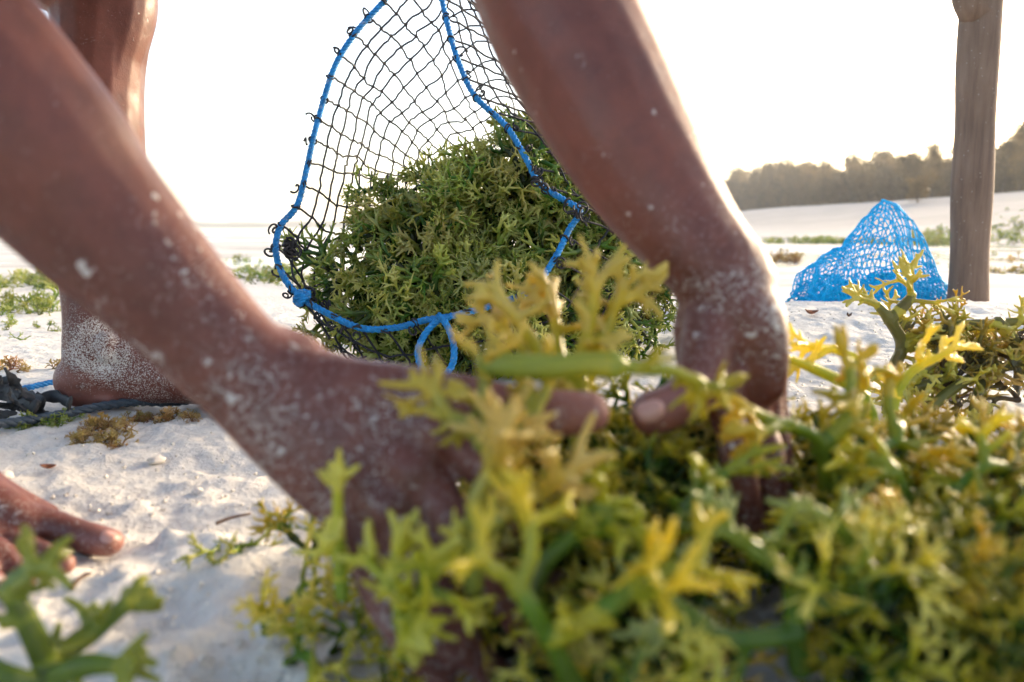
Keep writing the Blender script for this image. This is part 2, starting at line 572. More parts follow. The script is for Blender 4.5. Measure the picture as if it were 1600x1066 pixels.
# sea air: one even volume round the whole place
hz = MB()
hx0, hx1, hy0, hy1, hz0, hz1 = -1520, 1520, -60, 1520, -2.5, 22
hz.add([(hx0, hy0, hz0), (hx1, hy0, hz0), (hx1, hy1, hz0), (hx0, hy1, hz0), (hx0, hy0, hz1), (hx1, hy0, hz1), (hx1, hy1, hz1), (hx0, hy1, hz1)],
       [(3, 2, 1, 0), (4, 5, 6, 7), (0, 1, 5, 4), (1, 2, 6, 5), (2, 3, 7, 6), (3, 0, 4, 7)])
t = NT("sea_haze")
t.n.remove(t.bsdf)
pv = t.node("ShaderNodeVolumePrincipled")
pv.inputs["Color"].default_value = (0.95, 0.95, 0.96, 1)
pv.inputs["Density"].default_value = 0.00065
pv.inputs["Anisotropy"].default_value = 0.35
t.t.links.new(pv.outputs[0], t.out.inputs["Volume"])
haze = hz.build("haze", t.m, None, False)
tag(haze, "thin pale sea haze over the whole beach", "haze", kind="stuff")

# ------------------------------------------------------------------ trees on the dune
def tree_meshes(seed, h, w, wispy):
    rng = random.Random(seed)
    tr = MB()
    pts = [Vector((0, 0, -0.4))]
    lean = Vector((rng.uniform(-.12, .12), rng.uniform(-.12, .12), 1))
    for k in range(1, 7):
        pts.append(pts[-1] + lean * (h * 0.85 / 6) + Vector((rng.uniform(-.08, .08), rng.uniform(-.08, .08), 0)))
    tr.sweep(pts, [0.11 * (1 - 0.13 * k) for k in range(7)], segs=7)
    limbs = []
    for k in range(16):
        f = rng.uniform(0.12, 0.98)
        i = min(5, int(f * 6)); p = pts[i].lerp(pts[i + 1], f * 6 - i)
        a = rng.uniform(0, 6.283)
        L = w * rng.uniform(0.5, 1.0) * (1.0 - 0.45 * f) * (0.55 + f)
        d = Vector((math.cos(a), math.sin(a), rng.uniform(0.15, 0.9))).normalized()
        q = [p, p + d * L * 0.5 + Vector((0, 0, 0.05)), p + d * L + Vector((0, 0, 0.1 * rng.random()))]
        tr.sweep(q, [0.04, 0.028, 0.012], segs=5)
        limbs.append(q)
    lf = MB()
    for q in limbs + [[pts[-3], pts[-2], pts[-1] + Vector((0, 0, h * .06))]] * 2:
        for c in range(8):
            f = rng.uniform(0.25, 1.05)
            cpos = q[0].lerp(q[2], f) + Vector([rng.gauss(0, 0.14) for _ in range(3)])
            for _ in range(22):
                p = cpos + Vector((rng.gauss(0, 0.25), rng.gauss(0, 0.25), rng.gauss(0, 0.25)))
                s = rng.uniform(0.04, 0.09)
                a = Vector([rng.gauss(0, 1) for _ in range(3)]).normalized()
                if wispy: a = (a + Vector((0, 0, 1.2))).normalized()
                b = a.orthogonal().normalized()
                b = Quaternion(a, rng.uniform(0, 6.28)) @ b
                l = s * (2.4 if wispy else 1.4); wd = s * (0.45 if wispy else 0.9)
                lf.add([p - a * l, p + b * wd, p + a * l, p - b * wd], [(0, 1, 2, 3)])
    return tr.mesh("trunk"), lf.mesh("crown", False)
TREE = [tree_meshes(s, h, w, wi) for s, h, w, wi in ((1, 4.2, 1.9, False), (2, 5.4, 1.7, True), (3, 3.4, 2.2, False), (4, 6.2, 1.5, True))]
for a, b in TREE:
    a.materials.append(M_BARK); b.materials.append(M_LEAF)

def instancer(name, pts, rots, scl, idx, sources, mat=None):
    """one object that instances source meshes on its points (geometry nodes)"""
    me = bpy.data.meshes.new(name)
    me.from_pydata([tuple(p) for p in pts], [], [])
    ar = me.attributes.new("rot", 'FLOAT_VECTOR', 'POINT'); ar.data.foreach_set("vector", np.array(rots, dtype=np.float32).ravel())
    as_ = me.attributes.new("scl", 'FLOAT', 'POINT'); as_.data.foreach_set("value", np.array(scl, dtype=np.float32))
    ai = me.attributes.new("idx", 'INT', 'POINT'); ai.data.foreach_set("value", np.array(idx, dtype=np.int32))
    o = link(name, me)
    ng = bpy.data.node_groups.new(name, 'GeometryNodeTree')
    ng.interface.new_socket("Geometry", in_out='INPUT', socket_type='NodeSocketGeometry')
    ng.interface.new_socket("Geometry", in_out='OUTPUT', socket_type='NodeSocketGeometry')
    N = ng.nodes; L = ng.links
    gi = N.new("NodeGroupInput"); go = N.new("NodeGroupOutput")
    m2p = N.new("GeometryNodeMeshToPoints"); L.new(gi.outputs[0], m2p.inputs[0])
    col = bpy.data.collections.new(name + "_kinds")
    for so in sources:
        col.objects.link(so)
    ci = N.new("GeometryNodeCollectionInfo")
    ci.inputs["Collection"].default_value = col
    ci.inputs["Separate Children"].default_value = True
    ci.inputs["Reset Children"].default_value = True
    iop = N.new("GeometryNodeInstanceOnPoints")
    L.new(m2p.outputs[0], iop.inputs["Points"]); L.new(ci.outputs[0], iop.inputs["Instance"])
    iop.inputs["Pick Instance"].default_value = True
    def at(nm, typ):
        a = N.new("GeometryNodeInputNamedAttribute"); a.data_type = typ; a.inputs["Name"].default_value = nm
        return a.outputs[0]
    L.new(at("idx", 'INT'), iop.inputs["Instance Index"])
    e2r = N.new("FunctionNodeEulerToRotation"); L.new(at("rot", 'FLOAT_VECTOR'), e2r.inputs[0])
    L.new(e2r.outputs[0], iop.inputs["Rotation"])
    L.new(at("scl", 'FLOAT'), iop.inputs["Scale"])
    res = iop.outputs[0]
    if mat is not None:
        sm = N.new("GeometryNodeSetMaterial"); sm.inputs["Material"].default_value = mat
        L.new(res, sm.inputs[0]); res = sm.outputs[0]
        me.materials.append(mat)
    L.new(res, go.inputs[0])
    md = o.modifiers.new("scatter", 'NODES'); md.node_group = ng
    return o

# mass of the wood behind: many trees, one stuff object
TREE_SRC = []
for k, (a, b) in enumerate(TREE):
    m = bpy.data.meshes.new("wood_tree")
    bm = bmesh.new(); bm.from_mesh(a); na = len(bm.faces); bm.from_mesh(b)
    bm.faces.ensure_lookup_table()
    for i, f in enumerate(bm.faces): f.material_index = 0 if i < na else 1
    bm.to_mesh(m); bm.free()
    m.materials.append(M_BARK); m.materials.append(M_LEAF)
    TREE_SRC.append(bpy.data.objects.new("wood_tree_%d" % k, m))
rng = random.Random(5)
pts, rots, scl, idx = [], [], [], []
yy = 52.0
while yy < 700:
    for k in range(4):
        x = 47 + rng.uniform(0, 16) + 0.02 * yy; y = yy + rng.uniform(-2, 2)
        pts.append((x, y, gz(x, y) - 0.1)); rots.append((0, 0, rng.uniform(0, 6.28)))
        scl.append(rng.uniform(0.8, 1.25) * (1 + min(.6, max(0, yy - 60) / 180))); idx.append(rng.choice([0, 0, 2, 2, 2, 1, 3]))
    yy += 0.7 + yy * 0.005
wood = instancer("coastal_wood", pts, rots, scl, idx, TREE_SRC)
tag(wood, "dense scrubby coastal wood along the top of the dune", "wood", kind="stuff")

# trees that stand out of the mass: px, depth along Y, tree kind, scale, label
STAND = [(1586, 66, 3, 1.05, "tall wispy tree in the wood at the far right edge"),
         (1560, 72, 1, 1.0, "feathery tree just right of the wooden pole"),
         (1452, 78, 3, 0.95, "wispy tree just left of the wooden pole, tallest of its stretch"),
         (1405, 90, 1, 1.1, "slender wispy tree above the middle of the treeline"),
         (1282, 118, 0, 1.25, "rounded tree rising above the low left stretch of the treeline"),
         (1345, 100, 0, 1.1, "bushy rounded tree above the blue net in the treeline"),
         (1430, 58, 2, 0.62, "low green bush in front of the treeline on the sand slope")]
for px, y, k, s, lab in STAND:
    x = (px - 800) / FPX * (y * math.cos(PITCH))
    e = empty("tree" if k != 2 else "bush", (x, y, gz(x, y) - 0.05)); e.scale = (s, s, s)
    e.rotation_euler = (0, 0, px * 0.37)
    link("trunk", TREE[k][0], e); link("crown", TREE[k][1], e)
    tag(e, lab, "tree" if k != 2 else "bush", "trees standing out of the dune wood" if k != 2 else None)

# ------------------------------------------------------------------ seaweed kinds
def grow(rng, out, p, d, L, r, depth, maxd, spread, spur):
    """antler-like fleshy branch; out: list of (points, radii, tipness values)"""
    n = 4
    pts = [p.copy()]; rad = [r * rng.uniform(0.95, 1.2)]
    if depth == 0: L = L * 0.7
    for k in range(n):
        d = (d + Vector([rng.gauss(0, 0.17) for _ in range(3)])).normalized()
        p = p + d * (L / n)
        pts.append(p.copy()); rad.append(r * (1 - 0.05 * (k + 1)) * rng.uniform(0.82, 1.18))
    base = 1 - depth / maxd
    out.append((pts, rad, [base * 0.8 + 0.12 * (k / n) for k in range(n + 1)]))
    ax0 = d.orthogonal().normalized(); a0 = rng.uniform(0, 6.28)
    kids = rng.choice([2, 2, 2, 3])
    for i in range(kids):
        ax = Quaternion(d, a0 + 6.283 * i / kids + rng.uniform(-.35, .35)) @ ax0
        dd = (d + ax * rng.uniform(0.45, 1.0) * spread).normalized()
        if depth > 0:
            grow(rng, out, p, dd, L * rng.uniform(0.62, 0.95), r * rng.uniform(0.72, 0.88), depth - 1, maxd, spread, spur)
        else:
            dd = (d + ax * rng.uniform(0.25, 0.75)).normalized()
            l = rng.uniform(0.005, 0.015)
            q1 = p + dd * l * 0.55
            q2 = q1 + (dd + Vector([rng.gauss(0, 0.3) for _ in range(3)])) * l * 0.45
            out.append(([p, q1, q2], [r * 0.90, r * 0.76, r * 0.50], [0.9, 0.97, 1.0]))
    m = len(pts)
    for i in range(1, m - 1):
        if rng.random() < spur:
            ax = Quaternion(d, rng.uniform(0, 6.28)) @ d.orthogonal().normalized()
            dd = (ax + d * 0.5).normalized()
            l = rng.uniform(0.007, 0.018)
            q = pts[i]
            qs = [q, q + dd * l * 0.5, q + dd * l + d * l * 0.2]
            out.append((qs, [rad[i] * 0.8, rad[i] * 0.66, rad[i] * 0.45], [base * .8 + .05, base * .8 + .2, min(1, base * .8 + .35)]))

def weed_mesh(name, branches, voxel=0.0010):
    mb = MB(); kp = []; kt = []
    for pts, rad, tp in branches:
        c = catmull(pts, 3)
        rr = list(np.interp(np.linspace(0, 1, len(c)), np.linspace(0, 1, len(rad)), rad))
        tt = list(np.interp(np.linspace(0, 1, len(c)), np.linspace(0, 1, len(tp)), tp))
        cs = [Vector(q) for q in c]
        mb.sweep(cs, rr, segs=7, round_cap=True)
        dn = max(2, int(sum((cs[i + 1] - cs[i]).length for i in range(len(cs) - 1)) / 0.0025))
        A_ = np.array([tuple(q) for q in cs]); f_ = np.linspace(0, 1, len(cs))
        for g_ in np.linspace(0, 1, dn + 1):
            if len(rad) == 3 and g_ < 0.45: continue          # the buried foot of a short spur
            kp.append(Vector([float(np.interp(g_, f_, A_[:, k])) for k in range(3)])); kt.append(float(np.interp(g_, f_, tt)))
    me = remesh(mb, voxel, 3, 0.5)
    me.name = name
    kd = kdtree.KDTree(len(kp))
    for i, q in enumerate(kp): kd.insert(q, i)
    kd.balance()
    co = co_array(me)
    tip = np.array([kt[kd.find(q)[1]] for q in co])
    set_attr(me, "tip", tip)
    return me

PROTO = []
for s, (L, r, dep, spread, spur) in enumerate([(0.029, 0.0046, 4, 0.85, 0.12), (0.026, 0.0044, 4, 1.0, 0.14), (0.038, 0.0050, 3, 0.75, 0.22),
                                               (0.024, 0.0040, 4, 0.9, 0.15), (0.040, 0.0052, 3, 0.8, 0.25), (0.030, 0.0046, 4, 1.1, 0.10), (0.022, 0.0040, 4, 1.0, 0.2)]):
    rng = random.Random(100 + s)
    out = []
    for st in range(2):
        d = Vector((rng.gauss(0, 0.6), rng.gauss(0, 0.6), 1)).normalized()
        grow(rng, out, Vector((0, 0, 0)), d, L, r, dep, dep, spread, spur)
    m = weed_mesh("seaweed_kind", out)
    m.materials.append(M_WEED)
    PROTO.append(m)
PROTO_OB = [bpy.data.objects.new("seaweed_kind_%d" % i, m) for i, m in enumerate(PROTO)]

def weed_copy(name, k, loc, rot, s, mat, label, cat="seaweed", group=None):
    m = PROTO[k].copy(); m.materials.clear(); m.materials.append(mat)
    o = link(name, m); o.location = loc; o.rotation_euler = rot; o.scale = (s, s, s)
    tag(o, label, cat, group)
    return o

def rand_rot(rng, tilt):
    return (rng.gauss(0, tilt), rng.gauss(0, tilt), rng.uniform(0, 6.28))

# ------------------------------------------------------------------ heap the hands gather
def heap_h(x, y):
    h = 0.105 * math.exp(-((x - 0.11) / 0.17) ** 2) * math.exp(-((y - 0.40) / 0.16) ** 2)
    h += 0.088 * math.exp(-((x - 0.32) / 0.15) ** 2) * math.exp(-((y - 0.42) / 0.15) ** 2)
    h += 0.085 * math.exp(-((x - 0.06) / 0.09) ** 2) * math.exp(-((y - 0.52) / 0.07) ** 2)
    return h
rng = random.Random(21)
pts, rots, scl, idx = [], [], [], []
tries = 0
while len(pts) < 440 and tries < 20000:
    tries += 1
    x = rng.uniform(-0.09, 0.62); y = rng.uniform(0.27, 0.80)
    h = heap_h(x, y)
    if h < 0.018: continue
    left = -0.055 + 0.10 * max(0, y - 0.36)      # keep the forearm side clear
    if x < left or (y < .42 and x < -.02): continue
    z = min(.070, rng.random() ** 0.6 * max(0.0, h - 0.022)) + gz(x, y) * 0.5
    if y < .47 and abs(x / y - 0.305) < 0.10 and z > .012: continue      # the fingers dig in here
    pts.append((x, y, z)); rots.append(rand_rot(rng, 0.75)); scl.append(rng.uniform(0.45, 0.75)); idx.append(rng.randrange(7))
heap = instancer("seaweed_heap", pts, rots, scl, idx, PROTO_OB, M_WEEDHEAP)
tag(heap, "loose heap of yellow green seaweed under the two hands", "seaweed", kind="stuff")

# ------------------------------------------------------------------ the net bag and its seaweed
BAG = empty("net_bag", P(700, 560, 1.25))
BAG["label"] = "black knotted net bag with blue rope mouth, full of seaweed"
BAG["category"] = "net bag"
RIM = [(600, 2, 1.32), (560, 46, 1.31), (525, 100, 1.30), (505, 160, 1.29), (490, 215, 1.27), (478, 270, 1.25), (464, 322, 1.23), (438, 354, 1.21), (431, 392, 1.19),
       (443, 432, 1.17), (468, 463, 1.16), (510, 489, 1.15), (565, 513, 1.14), (620, 512, 1.14), (665, 500, 1.14), (692, 497, 1.135), (735, 487, 1.14), (785, 472, 1.15),
       (832, 452, 1.16), (868, 402, 1.17), (890, 358, 1.19), (907, 330, 1.20), (880, 312, 1.21), (843, 287, 1.22), (822, 248, 1.23), (790, 196, 1.25), (742, 150, 1.27),
       (715, 92, 1.29), (700, 40, 1.31), (690, -4, 1.32), (678, -50, 1.33), (655, -72, 1.335), (630, -40, 1.33)]
rim = catmull([P(*q) for q in RIM], 8, True)
rim = resample(rim + [rim[0]], 0.004)[:-1]

def local(o, pts):
    return [Vector(p) - o.location for p in pts]

def rope(mb, pts, r, pitch, closed=False, strands=3, segs=6):
    pts = [Vector(p) for p in pts]
    n = len(pts)
    s = (pts[1] - pts[0]).orthogonal().normalized()
    acc = 0
    cs = [[] for _ in range(strands)]
    for i in range(n):
        t = (pts[min(i + 1, n - 1)] - pts[max(i - 1, 0)]).normalized()
        s = (s - t * s.dot(t)).normalized()
        if i: acc += (pts[i] - pts[i - 1]).length
        nn = t.cross(s)
        for k in range(strands):
            a = 2 * math.pi * (acc / pitch + k / strands)
            cs[k].append(pts[i] + (s * math.cos(a) + nn * math.sin(a)) * r * 0.52)
    for c in cs:
        mb.sweep(c, r * 0.56, segs=segs)

mb = MB()
rope(mb, local(BAG, rim + rim[:3]), 0.0051, 0.021)
mb.build("mouth_rope", M_ROPE, BAG)
loop = catmull([P(*q) for q in [(700, 500, 1.128), (690, 497, 1.13), (668, 517, 1.125), (653, 548, 1.12), (662, 580, 1.115), (685, 592, 1.11), (706, 572, 1.112), (709, 540, 1.118), (698, 508, 1.122), (684, 492, 1.13)]], 8)
mb = MB(); rope(mb, local(BAG, resample(loop, 0.004)), 0.0051, 0.021); mb.build("rope_loop", M_ROPE, BAG)
# knot at the left of the mouth, with its frayed end
mb = MB()
kp_ = P(471, 466, 1.15)
kn = [kp_ + Vector((0.0075 * math.cos(a) * (1 + 0.3 * math.sin(3 * a)), 0.007 * math.sin(2.3 * a), 0.0085 * math.sin(1.3 * a))) for a in np.linspace(0, 11, 60)]
rope(mb, local(BAG, resample(kn, 0.004)), 0.005, 0.02)
mb.build("knot", M_ROPE, BAG)

# netting: strands along and across the bag
rimA = np.array([tuple(p) for p in rim])
Cr = rimA.mean(0)
NU, NV = 44, 17
seglen = np.concatenate([[0], np.cumsum(np.linalg.norm(np.diff(np.vstack([rimA, rimA[:1]]), axis=0), axis=1))])
rimC = np.vstack([rimA, rimA[:1]])
def rim_at(u):
    s = (u % 1.0) * seglen[-1]
    return np.array([np.interp(s, seglen, rimC[:, k]) for k in range(3)])
def bag_pt(u, v):
    p = rim_at(u)
    O = p - Cr
    C = Cr + np.array([0.19 * v ** 0.8, 0.62 * v, 0.0])
    w = np.interp(v, [0, 0.12, 0.3, 0.55, 0.8, 1.0], [1, 1.07, 1.12, 1.0, 0.72, 0.18])
    right = sstep(-0.05, 0.12, O[0])
    q = C + np.array([O[0] * w + 0.12 * right * np.interp(v, [0, .3, 1], [0, 1, 0.2]), O[1] * (1 - v), 0])
    if O[2] > 0:
        q[2] = C[2] + O[2] * np.interp(v, [0, 0.25, 0.5, 1], [1, 0.86, 0.55, 0.0]) - 0.05 * v
    else:
        q[2] = C[2] + O[2] * np.interp(v, [0, 0.15, 0.6, 1], [1, 1.45, 1.6, 1.0]) 
    # slack folds
    q[0] += 0.014 * float(vnoise(u * 34, v * 9, 71)) * min(1, v * 6)
    q[1] += 0.03 * float(vnoise(u * 26, v * 7, 72)) * min(1, v * 6)
    q[2] += 0.018 * float(vnoise(u * 30, v * 8, 73)) * min(1, v * 6)
    g0 = 0.006
    if q[2] < g0 + 0.004: q[2] = g0 + 0.004 * float(vnoise(u * 90, v * 40, 74)) + 0.002
    return q
SUB = 4
gridp = np.zeros((NU * SUB, NV * SUB + 1, 3))
for i in range(NU * SUB):
    for j in range(NV * SUB + 1):
        gridp[i, j] = bag_pt(i / (NU * SUB), j / (NV * SUB))
nb = MB()
rng = random.Random(3)
off = np.array(tuple(BAG.location))
jit = np.random.RandomState(4).normal(0, 0.0012, gridp.shape)
gridp = gridp + jit * 0.8 - off
for i in range(NU):
    nb.sweep([Vector(q) for q in gridp[i * SUB]], 0.0018, segs=5)
for j in range(1, NV + 1):
    ln = [Vector(q) for q in gridp[:, j * SUB]]
    nb.sweep(ln + ln[:1], 0.0018, segs=5, cap=False)
OCT = [(1, 0, 0), (-1, 0, 0), (0, 1, 0), (0, -1, 0), (0, 0, 1), (0, 0, -1)]
OCF = [(0, 2, 4), (2, 1, 4), (1, 3, 4), (3, 0, 4), (2, 0, 5), (1, 2, 5), (3, 1, 5), (0, 3, 5)]
for i in range(NU):
    for j in range(1, NV + 1):
        q = Vector(gridp[i * SUB, j * SUB])
        nb.add([q + Vector(o) * 0.0036 for o in OCT], OCF)
# loose tangles and lashings round the mouth
def curl(p, size, turns, rng, rad=0.0017):
    a0 = rng.uniform(0, 6.28); ax = Vector([rng.gauss(0, 1) for _ in range(3)]).normalized(); b = ax.orthogonal().normalized(); c = ax.cross(b)
    pts = []
    for k in range(int(14 * turns) + 2):
        a = a0 + k / 14 * 6.283; f = k / (14 * turns)
        pts.append(p + (b * math.cos(a) + c * math.sin(a)) * size * (0.35 + 0.65 * f) + ax * size * (f - 0.5) * 0.8)
    nb.sweep(pts, rad, segs=4)
for i in range(NU):
    q = Vector(rim_at(i / NU) - off)
    curl(q, 0.0075, 1.8, rng, 0.0016)
    if rng.random() < 0.75:
        out_d = (q - Vector(Cr - off)).normalized()
        curl(q + out_d * 0.012, rng.uniform(0.006, 0.011), rng.uniform(0.7, 1.6), rng)
for k in range(44):
    px, py = rng.choice([(452, 390), (472, 462), (480, 468), (455, 385), (500, 480), (540, 510), (905, 330), (840, 280)])
    curl(P(px + rng.gauss(0, 6), py + rng.gauss(0, 6), 1.17) - BAG.location, rng.uniform(0.006, 0.013), rng.uniform(0.8, 2), rng)
netting = nb.build("netting", M_NET, BAG, False)
netting["kind"] = "stuff"

# seaweed inside
LOBES = [(P(815, 385, 1.42), (0.19, 0.16, 0.185)), (P(645, 440, 1.36), (0.155, 0.13, 0.13)), (P(930, 420, 1.42), (0.165, 0.16, 0.185)), (P(760, 500, 1.28), (0.20, 0.10, 0.085)), (P(615, 300, 1.43), (0.055, 0.05, 0.06)),
         (P(850, 270, 1.46), (0.11, 0.12, 0.09)), (P(735, 300, 1.46), (0.08, 0.09, 0.06))]
rng = random.Random(33)
pts, rots, scl, idx = [], [], [], []
counts = [140, 85, 80, 65, 10, 30, 14]
for (c, rr), n in zip(LOBES, counts):
    k = 0
    while k < n:
        d = Vector([rng.gauss(0, 1) for _ in range(3)]).normalized()
        f = rng.choice([1, 1, 1, 0.75, 0.5]) * rng.uniform(0.45, 0.86)
        p = c + Vector((d.x * rr[0], d.y * rr[1], d.z * rr[2])) * f
        if p.z < 0.012: p.z = rng.uniform(0.012, 0.05)
        if p.y > c.y + 0.05 and rng.random() < 0.6: continue
        k += 1
        o = (d + Vector([rng.gauss(0, 0.45) for _ in range(3)])).normalized()
        e = o.to_track_quat('Z', 'Y').to_euler()
        pts.append(tuple(p)); rots.append((e.x, e.y, e.z + 0.0)); scl.append(rng.uniform(0.65, 1.2)); idx.append(rng.randrange(7))
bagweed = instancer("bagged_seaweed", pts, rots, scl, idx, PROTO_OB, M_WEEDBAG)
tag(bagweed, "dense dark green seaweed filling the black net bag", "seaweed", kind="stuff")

# ------------------------------------------------------------------ the person
BODY = MB()
SKEL = []   # (point, sandy, clot, pale)
def limb(nodes, side=None, segs=16, sub=5, sandy=0.0, clot=0.0, pale=0.0):
    """nodes: (Vector, ra, rb)"""
    A = [tuple(n[0]) + (n[1], n[2]) for n in nodes]
    C5 = catmull(A, sub)
    pts = [Vector(q[:3]) for q in C5]; rad = [(max(q[3], 1e-4), max(q[4], 1e-4)) for q in C5]
    BODY.sweep(pts, rad, side, segs, round_cap=True)
    n = len(pts)
    f = lambda v, i: v if not hasattr(v, '__len__') else float(np.interp(i / (n - 1), np.linspace(0, 1, len(v)), v))
    for i, p in enumerate(pts):
        SKEL.append((p, f(sandy, i), f(clot, i), f(pale, i), max(rad[i])))

V = Vector
# torso, neck, head
limb([(V((-.80, .74, .74)), .15, .12), (V((-.66, .72, .74)), .15, .115), (V((-.50, .685, .705)), .165, .12), (V((-.36, .655, .665)), .17, .115), (V((-.27, .635, .64)), .12, .085)], side=V((0.3, 1, 0.1)), segs=24)
limb([(V((-.28, .635, .645)), .06, .06), (V((-.19, .615, .645)), .055, .055), (V((-.13, .60, .645)), .06, .06)])
limb([(V((-.15, .60, .67)), .07, .08), (V((-.09, .59, .645)), .078, .10), (V((-.01, .575, .62)), .068, .08)], side=V((0.2, 1, 0)))
limb([(V((-.05, .583, .565)), .014, .014), (V((-.03, .580, .545)), .012, .014)])
# shoulders
SR = V((-.42, .52, .56)); SL = V((-.10, .72, .63))
ELR = P(-150, 5, .365); ELL = P(842, -75, .50)
limb([(V((-.30, .65, .65)), .09, .08), (SR, .062, .062)]); limb([(V((-.30, .65, .65)), .09, .08), (SL, .062, .062)])
# arm on the camera's side
limb([(SR, .058, .055), (SR.lerp(ELR, .5), .050, .048), (ELR, .044, .044)])
sdR = (UP * 0.62 + RT * 0.78)
limb([(ELR, .046, .044), (P(-57, 112, .372), .0475, .044), (P(60, 235, .382), .0435, .040), (P(140, 330, .39), .0385, .035), (P(272, 468, .398), .0315, .027), (P(355, 555, .40), .0285, .022), (P(420, 612, .40), .0285, .021)],
     side=sdR, sandy=[0, 0, .05, .1, .2, .35, .45], clot=[0, 0, .1, .25, .55, .9, 1])
# back of the hand
sdH = (RT * 0.56 + UP * 0.83 + FW * 0.12)
limb([(P(395, 590, .40), .0285, .020), (P(470, 645, .397), .034, .019), (P(550, 700, .392), .0385, .0165), (P(625, 745, .386), .039, .0135)], side=sdH, sandy=.45, clot=.9)
# ball of thumb and wrist bone
limb([(P(440, 570, .405), .015, .014), (P(530, 605, .40), .0165, .016), (P(640, 618, .396), .0155, .0155), (P(725, 628, .39), .0135, .0135), (P(800, 640, .385), .0118, .012), (P(860, 646, .383), .0122, .0118), (P(922, 644, .383), .0108, .0100)], sandy=.3, clot=.4, pale=[0, 0, 0, 0, .1, .4, .8])
limb([(P(425, 540, .41), .012, .012), (P(470, 560, .405), .013, .012)], sandy=.3, clot=.6)
FIN = [[(690, 672, .392), (800, 775, .378), (850, 880, .385), (872, 965, .395)],
       [(650, 735, .386), (740, 858, .368), (800, 950, .372), (832, 1015, .38)],
       [(608, 792, .382), (672, 920, .362), (730, 1010, .366), (782, 1062, .375)],
       [(565, 842, .386), (598, 938, .368), (645, 1012, .365), (692, 1062, .368)]]
for q, r in zip(FIN, (.0100, .0104, .0098, .0088)):
    limb([(P(*q[0]), r * 1.12, r * 1.12), (P(*q[1]), r * 1.04, r * 1.04), (P(*q[2]), r * .92, r * .92), (P(*q[3]), r * .8, r * .78)], segs=12, sandy=.3, clot=.3, pale=[0, 0, .1, .3])
    a = P(*q[0]) - FW * .006; limb([(P(430, 625, .395).lerp(a, .35), .0085, .0085), (P(430, 625, .393).lerp(a, .7), .0085, .0085), (a, r * 1.2, r * 1.2)], segs=12, sandy=.4, clot=.7)

# other arm
limb([(SL, .058, .055), (SL.lerp(ELL, .5), .050, .048), (ELL, .046, .046)])
sdL = (RT * 0.86 - UP * 0.5)
limb([(ELL, .049, .046), (P(884, 40, .50), .0487, .045), (P(962, 188, .49), .0443, .040), (P(1030, 300, .483), .0385, .034), (P(1078, 368, .477), .0338, .029), (P(1116, 415, .472), .0312, .026), (P(1140, 455, .470), .0298, .025)],
     side=sdL, sandy=[0, 0, 0, .05, .12, .2, .35], clot=[.05, .1, .15, .25, .4, .5, .5])
# hand: seen on its thumb edge, back of the hand to the right
sdHL = (FW * 0.70 - RT * 0.72 - UP * 0.05)
limb([(P(1130, 450, .470), .026, .0265), (P(1138, 498, .470), .0345, .0255), (P(1141, 555, .471), .0365, .0185), (P(1146, 605, .472), .0335, .0140)], side=sdHL, sandy=[.3, .5, .3, .2], clot=[.6, .9, .6, .4])
limb([(P(1104, 490, .462), .0135, .0135), (P(1104, 548, .452), .0160, .0160), (P(1092, 598, .443), .0150, .0148), (P(1060, 630, .434), .0128, .0125), (P(1018, 646, .428), .0126, .0118)], sandy=[.4, .3, .2, .1, 0], clot=.4, pale=[0, 0, .1, .4, .7])
FIL = [[(1132, 628, .452), (1152, 712, .442), (1164, 772, .440), (1178, 838, .444)],
       [(1170, 622, .466), (1196, 706, .460), (1206, 775, .458), (1206, 840, .462)],
       [(1192, 606, .482), (1210, 690, .482), (1216, 757, .483), (1208, 815, .487)],
       [(1204, 588, .500), (1214, 664, .506), (1214, 722, .509), (1200, 768, .512)]]
for q, r in zip(FIL, (.0096, .0102, .0096, .0086)):
    limb([(P(*q[0]) + UP * .012, r * 1.25, r * 1.25), (P(*q[0]), r * 1.28, r * 1.28), (P(*q[0]).lerp(P(*q[1]), .5), r * .98, r * .98), (P(*q[1]), r * 1.08, r * 1.08), (P(*q[2]), r * .92, r * .92), (P(*q[3]), r * .78, r * .76)], segs=12, sandy=.3, clot=.3)
    a = P(*q[0]); limb([(P(1138, 520, .472).lerp(a, .35), .011, .011), (a, r * 1.2, r * 1.2)], segs=12, sandy=.3, clot=.5)

# legs: the far one stands upright in view
HL = V((-.82, .86, .72)); HR = V((-.82, .63, .70))
KL = P(160, -30, 1.0)
limb([(HL, .10, .10), (HL.lerp(KL, .5), .085, .085), (KL, .064, .064)])
sdLeg = V((1, 0, 0))
limb([(P(158, -60, 1.0), .066, .065), (P(160, -5, 1.0), .063, .062), (P(158, 55, 1.0), .0565, .058), (P(154, 110, 1.0), .0535, .056), (P(149, 180, 1.0), .0565, .058), (P(148, 260, 1.0), .0585, .058), (P(147, 340, 1.0), .0525, .051),
      (P(146, 420, 1.0), .0420, .041), (P(147, 490, 1.0), .0365, .036), (P(147, 545, 1.0), .0365, .037), (P(146, 590, 1.0), .036, .036)], side=sdLeg,
     sandy=[.0, .0, .0, .0, .02, .03, .06, .15, .32, .75, .7], clot=[0, 0, 0, 0, 0, 0, .1, .2, .4, .5, .3])
limb([(P(180, -40, 1.0), .046, .050), (P(186, 10, 1.0), .0445, .050), (P(180, 55, 1.0), .041, .048), (P(168, 95, 1.0), .041, .048), (P(158, 150, 1.0), .046, .050)])     # kneecap
foot_y = P(146, 600, 1.0).y
fz = gz(-.5, foot_y)
hx = P(128, 600, 1.0).x
